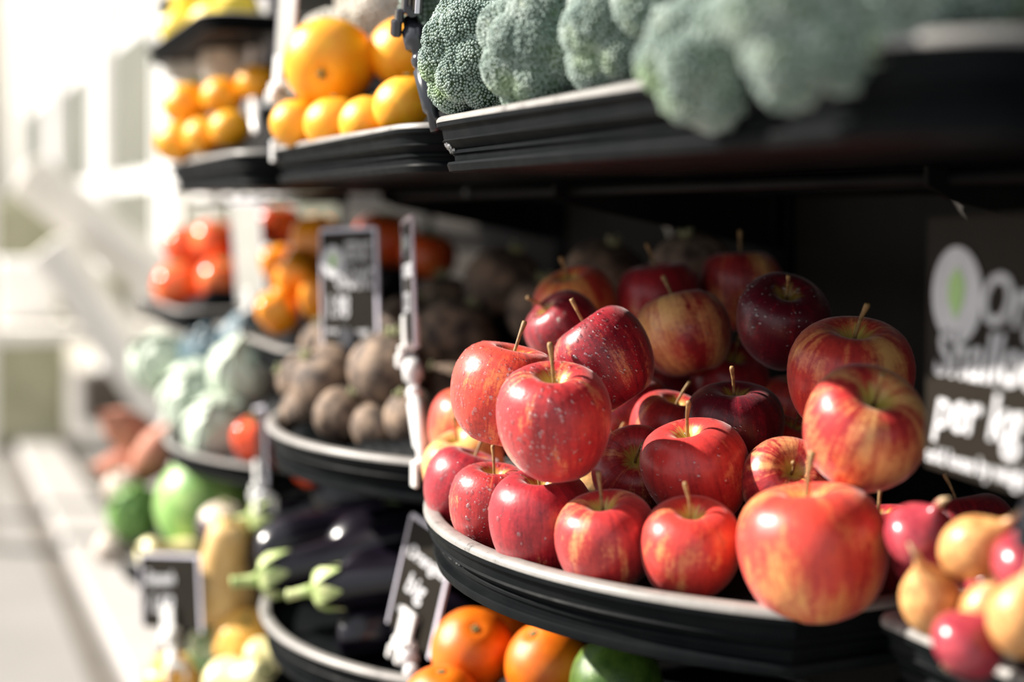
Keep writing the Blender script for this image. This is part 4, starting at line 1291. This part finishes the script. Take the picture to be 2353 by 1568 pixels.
tray_drops('A_broc', .985, 1.065, 260, Zc(.046), Zc(.053), .006)
tray_drops('B_apple', 1.00, 1.20, 260, Zc(-.273), Zc(-.266), .005)

# ------------------------------------------------------------------ far surroundings on the left
def thing(name, label, cat, mb, mat, group=None):
    return tag(mb.build(name, mat), label, cat, group)
# shopfronts further along the street, in the sun
fac = struct('wall_right', MB().box((1.45, 13.6, 2.2), (.3, 21.0, 4.4)), M['facade'])
for k, y in enumerate((3.4, 5.2, 7.4, 10.2, 13.6, 18.0)):
    MB().box((1.27, y, 2.2), (.10, .30, 4.4), bev=.02).build('pilaster', M['white_paint'], fac)
    MB().box((1.28, y + .9, 2.7), (.06, 1.1, .12), bev=.01).build('lintel', M['timber'], fac)
for k, (y, w, z, h) in enumerate(((4.3, 1.2, 1.5, 1.9), (6.3, 1.4, 1.4, 2.0), (8.8, 1.8, 1.5, 1.9), (11.9, 2.2, 1.5, 1.9), (15.8, 2.6, 1.5, 2.0))):
    wobj = MB().box((1.285, y, z), (.06, w, h), bev=.01).build('window_%d' % (k + 1), M['white_paint']); wobj['kind'] = 'structure'
    for sy in (-1, 1):
        for sz in (-1, 1):
            MB().box((1.25, y + sy * w * .24, z + sz * h * .24), (.02, w * .42, h * .42)).build('pane', M['glass_pane'], wobj)
end = struct('wall_far', MB().box((-4.0, 24.3, 3.0), (16, .4, 6.0)), M['white_paint'])
# a market stall with slanting braces, far behind
c0 = P(215, 760, 6.0)
st = empty('market_stall', (c0.x, c0.y, 0)); tag(st, 'blurred whitewashed market stall with slanting braces far behind', 'stall')
iv = Matrix.Translation(-st.location); cx, cy = st.location.x, st.location.y
for nm, c, sz, mt in (('counter', (cx, cy, .82), (.95, .8, .06), 'timber'), ('roof_board', (cx, cy, 2.45), (1.1, 1.0, .08), 'white_paint')):
    MB().box(c, sz, bev=.01).build(nm, M[mt], st).matrix_parent_inverse = iv
for sx in (-1, 1):
    for sy in (-1, 1):
        MB().box((cx + sx * .44, cy + sy * .34, 1.2), (.07, .07, 2.4), bev=.008).build('post', M['timber'], st).matrix_parent_inverse = iv
for p0, p1, r in ((P(60, 398, 5.75), P(440, 705, 5.75), .17), (P(120, 560, 5.6), P(385, 960, 5.6), .16)):
    ax = (p1 - p0); R = Vector((0, 0, 1)).rotation_difference(ax.normalized()).to_matrix()
    MB().box((p0 + p1) / 2, (r, r * .7, ax.length), R, bev=.01).build('brace', M['timber'], st).matrix_parent_inverse = iv
def thing(name, label, cat, mb, mat, group=None):
    return tag(mb.build(name, mat), label, cat, group)
cr = P(240, 960, 9.0)
thing('crate', 'dark wooden crate on the pavement beyond the far stall', 'crate', MB().box((cr.x, cr.y, .15), (.28, .26, .30), bev=.01), M['dark_wood'])
for k, (dx, dy, sx, sz, mt, nm, lb) in enumerate((
 (-.28, 0, .26, .26, 'white_paint', 'box', 'white box at the left of the far stall counter'),
 (.27, 0, .26, .30, 'white_paint', 'box', 'white box at the right of the far stall counter'),
 (0, .05, .24, .18, 'olive', 'sack', 'olive sack in the middle of the far stall counter'))):
    thing(nm, lb, nm, MB().box((cx + dx, cy + dy, .852 + sz / 2), (sx, .25, sz), bev=.03), M[mt])
p = P(40, 560, 8.0)
thing('sack', 'tall olive canvas bale standing left of the far stall', 'sack', MB().box((p.x, p.y, .70), (.5, .4, 1.40), bev=.06), M['olive'])
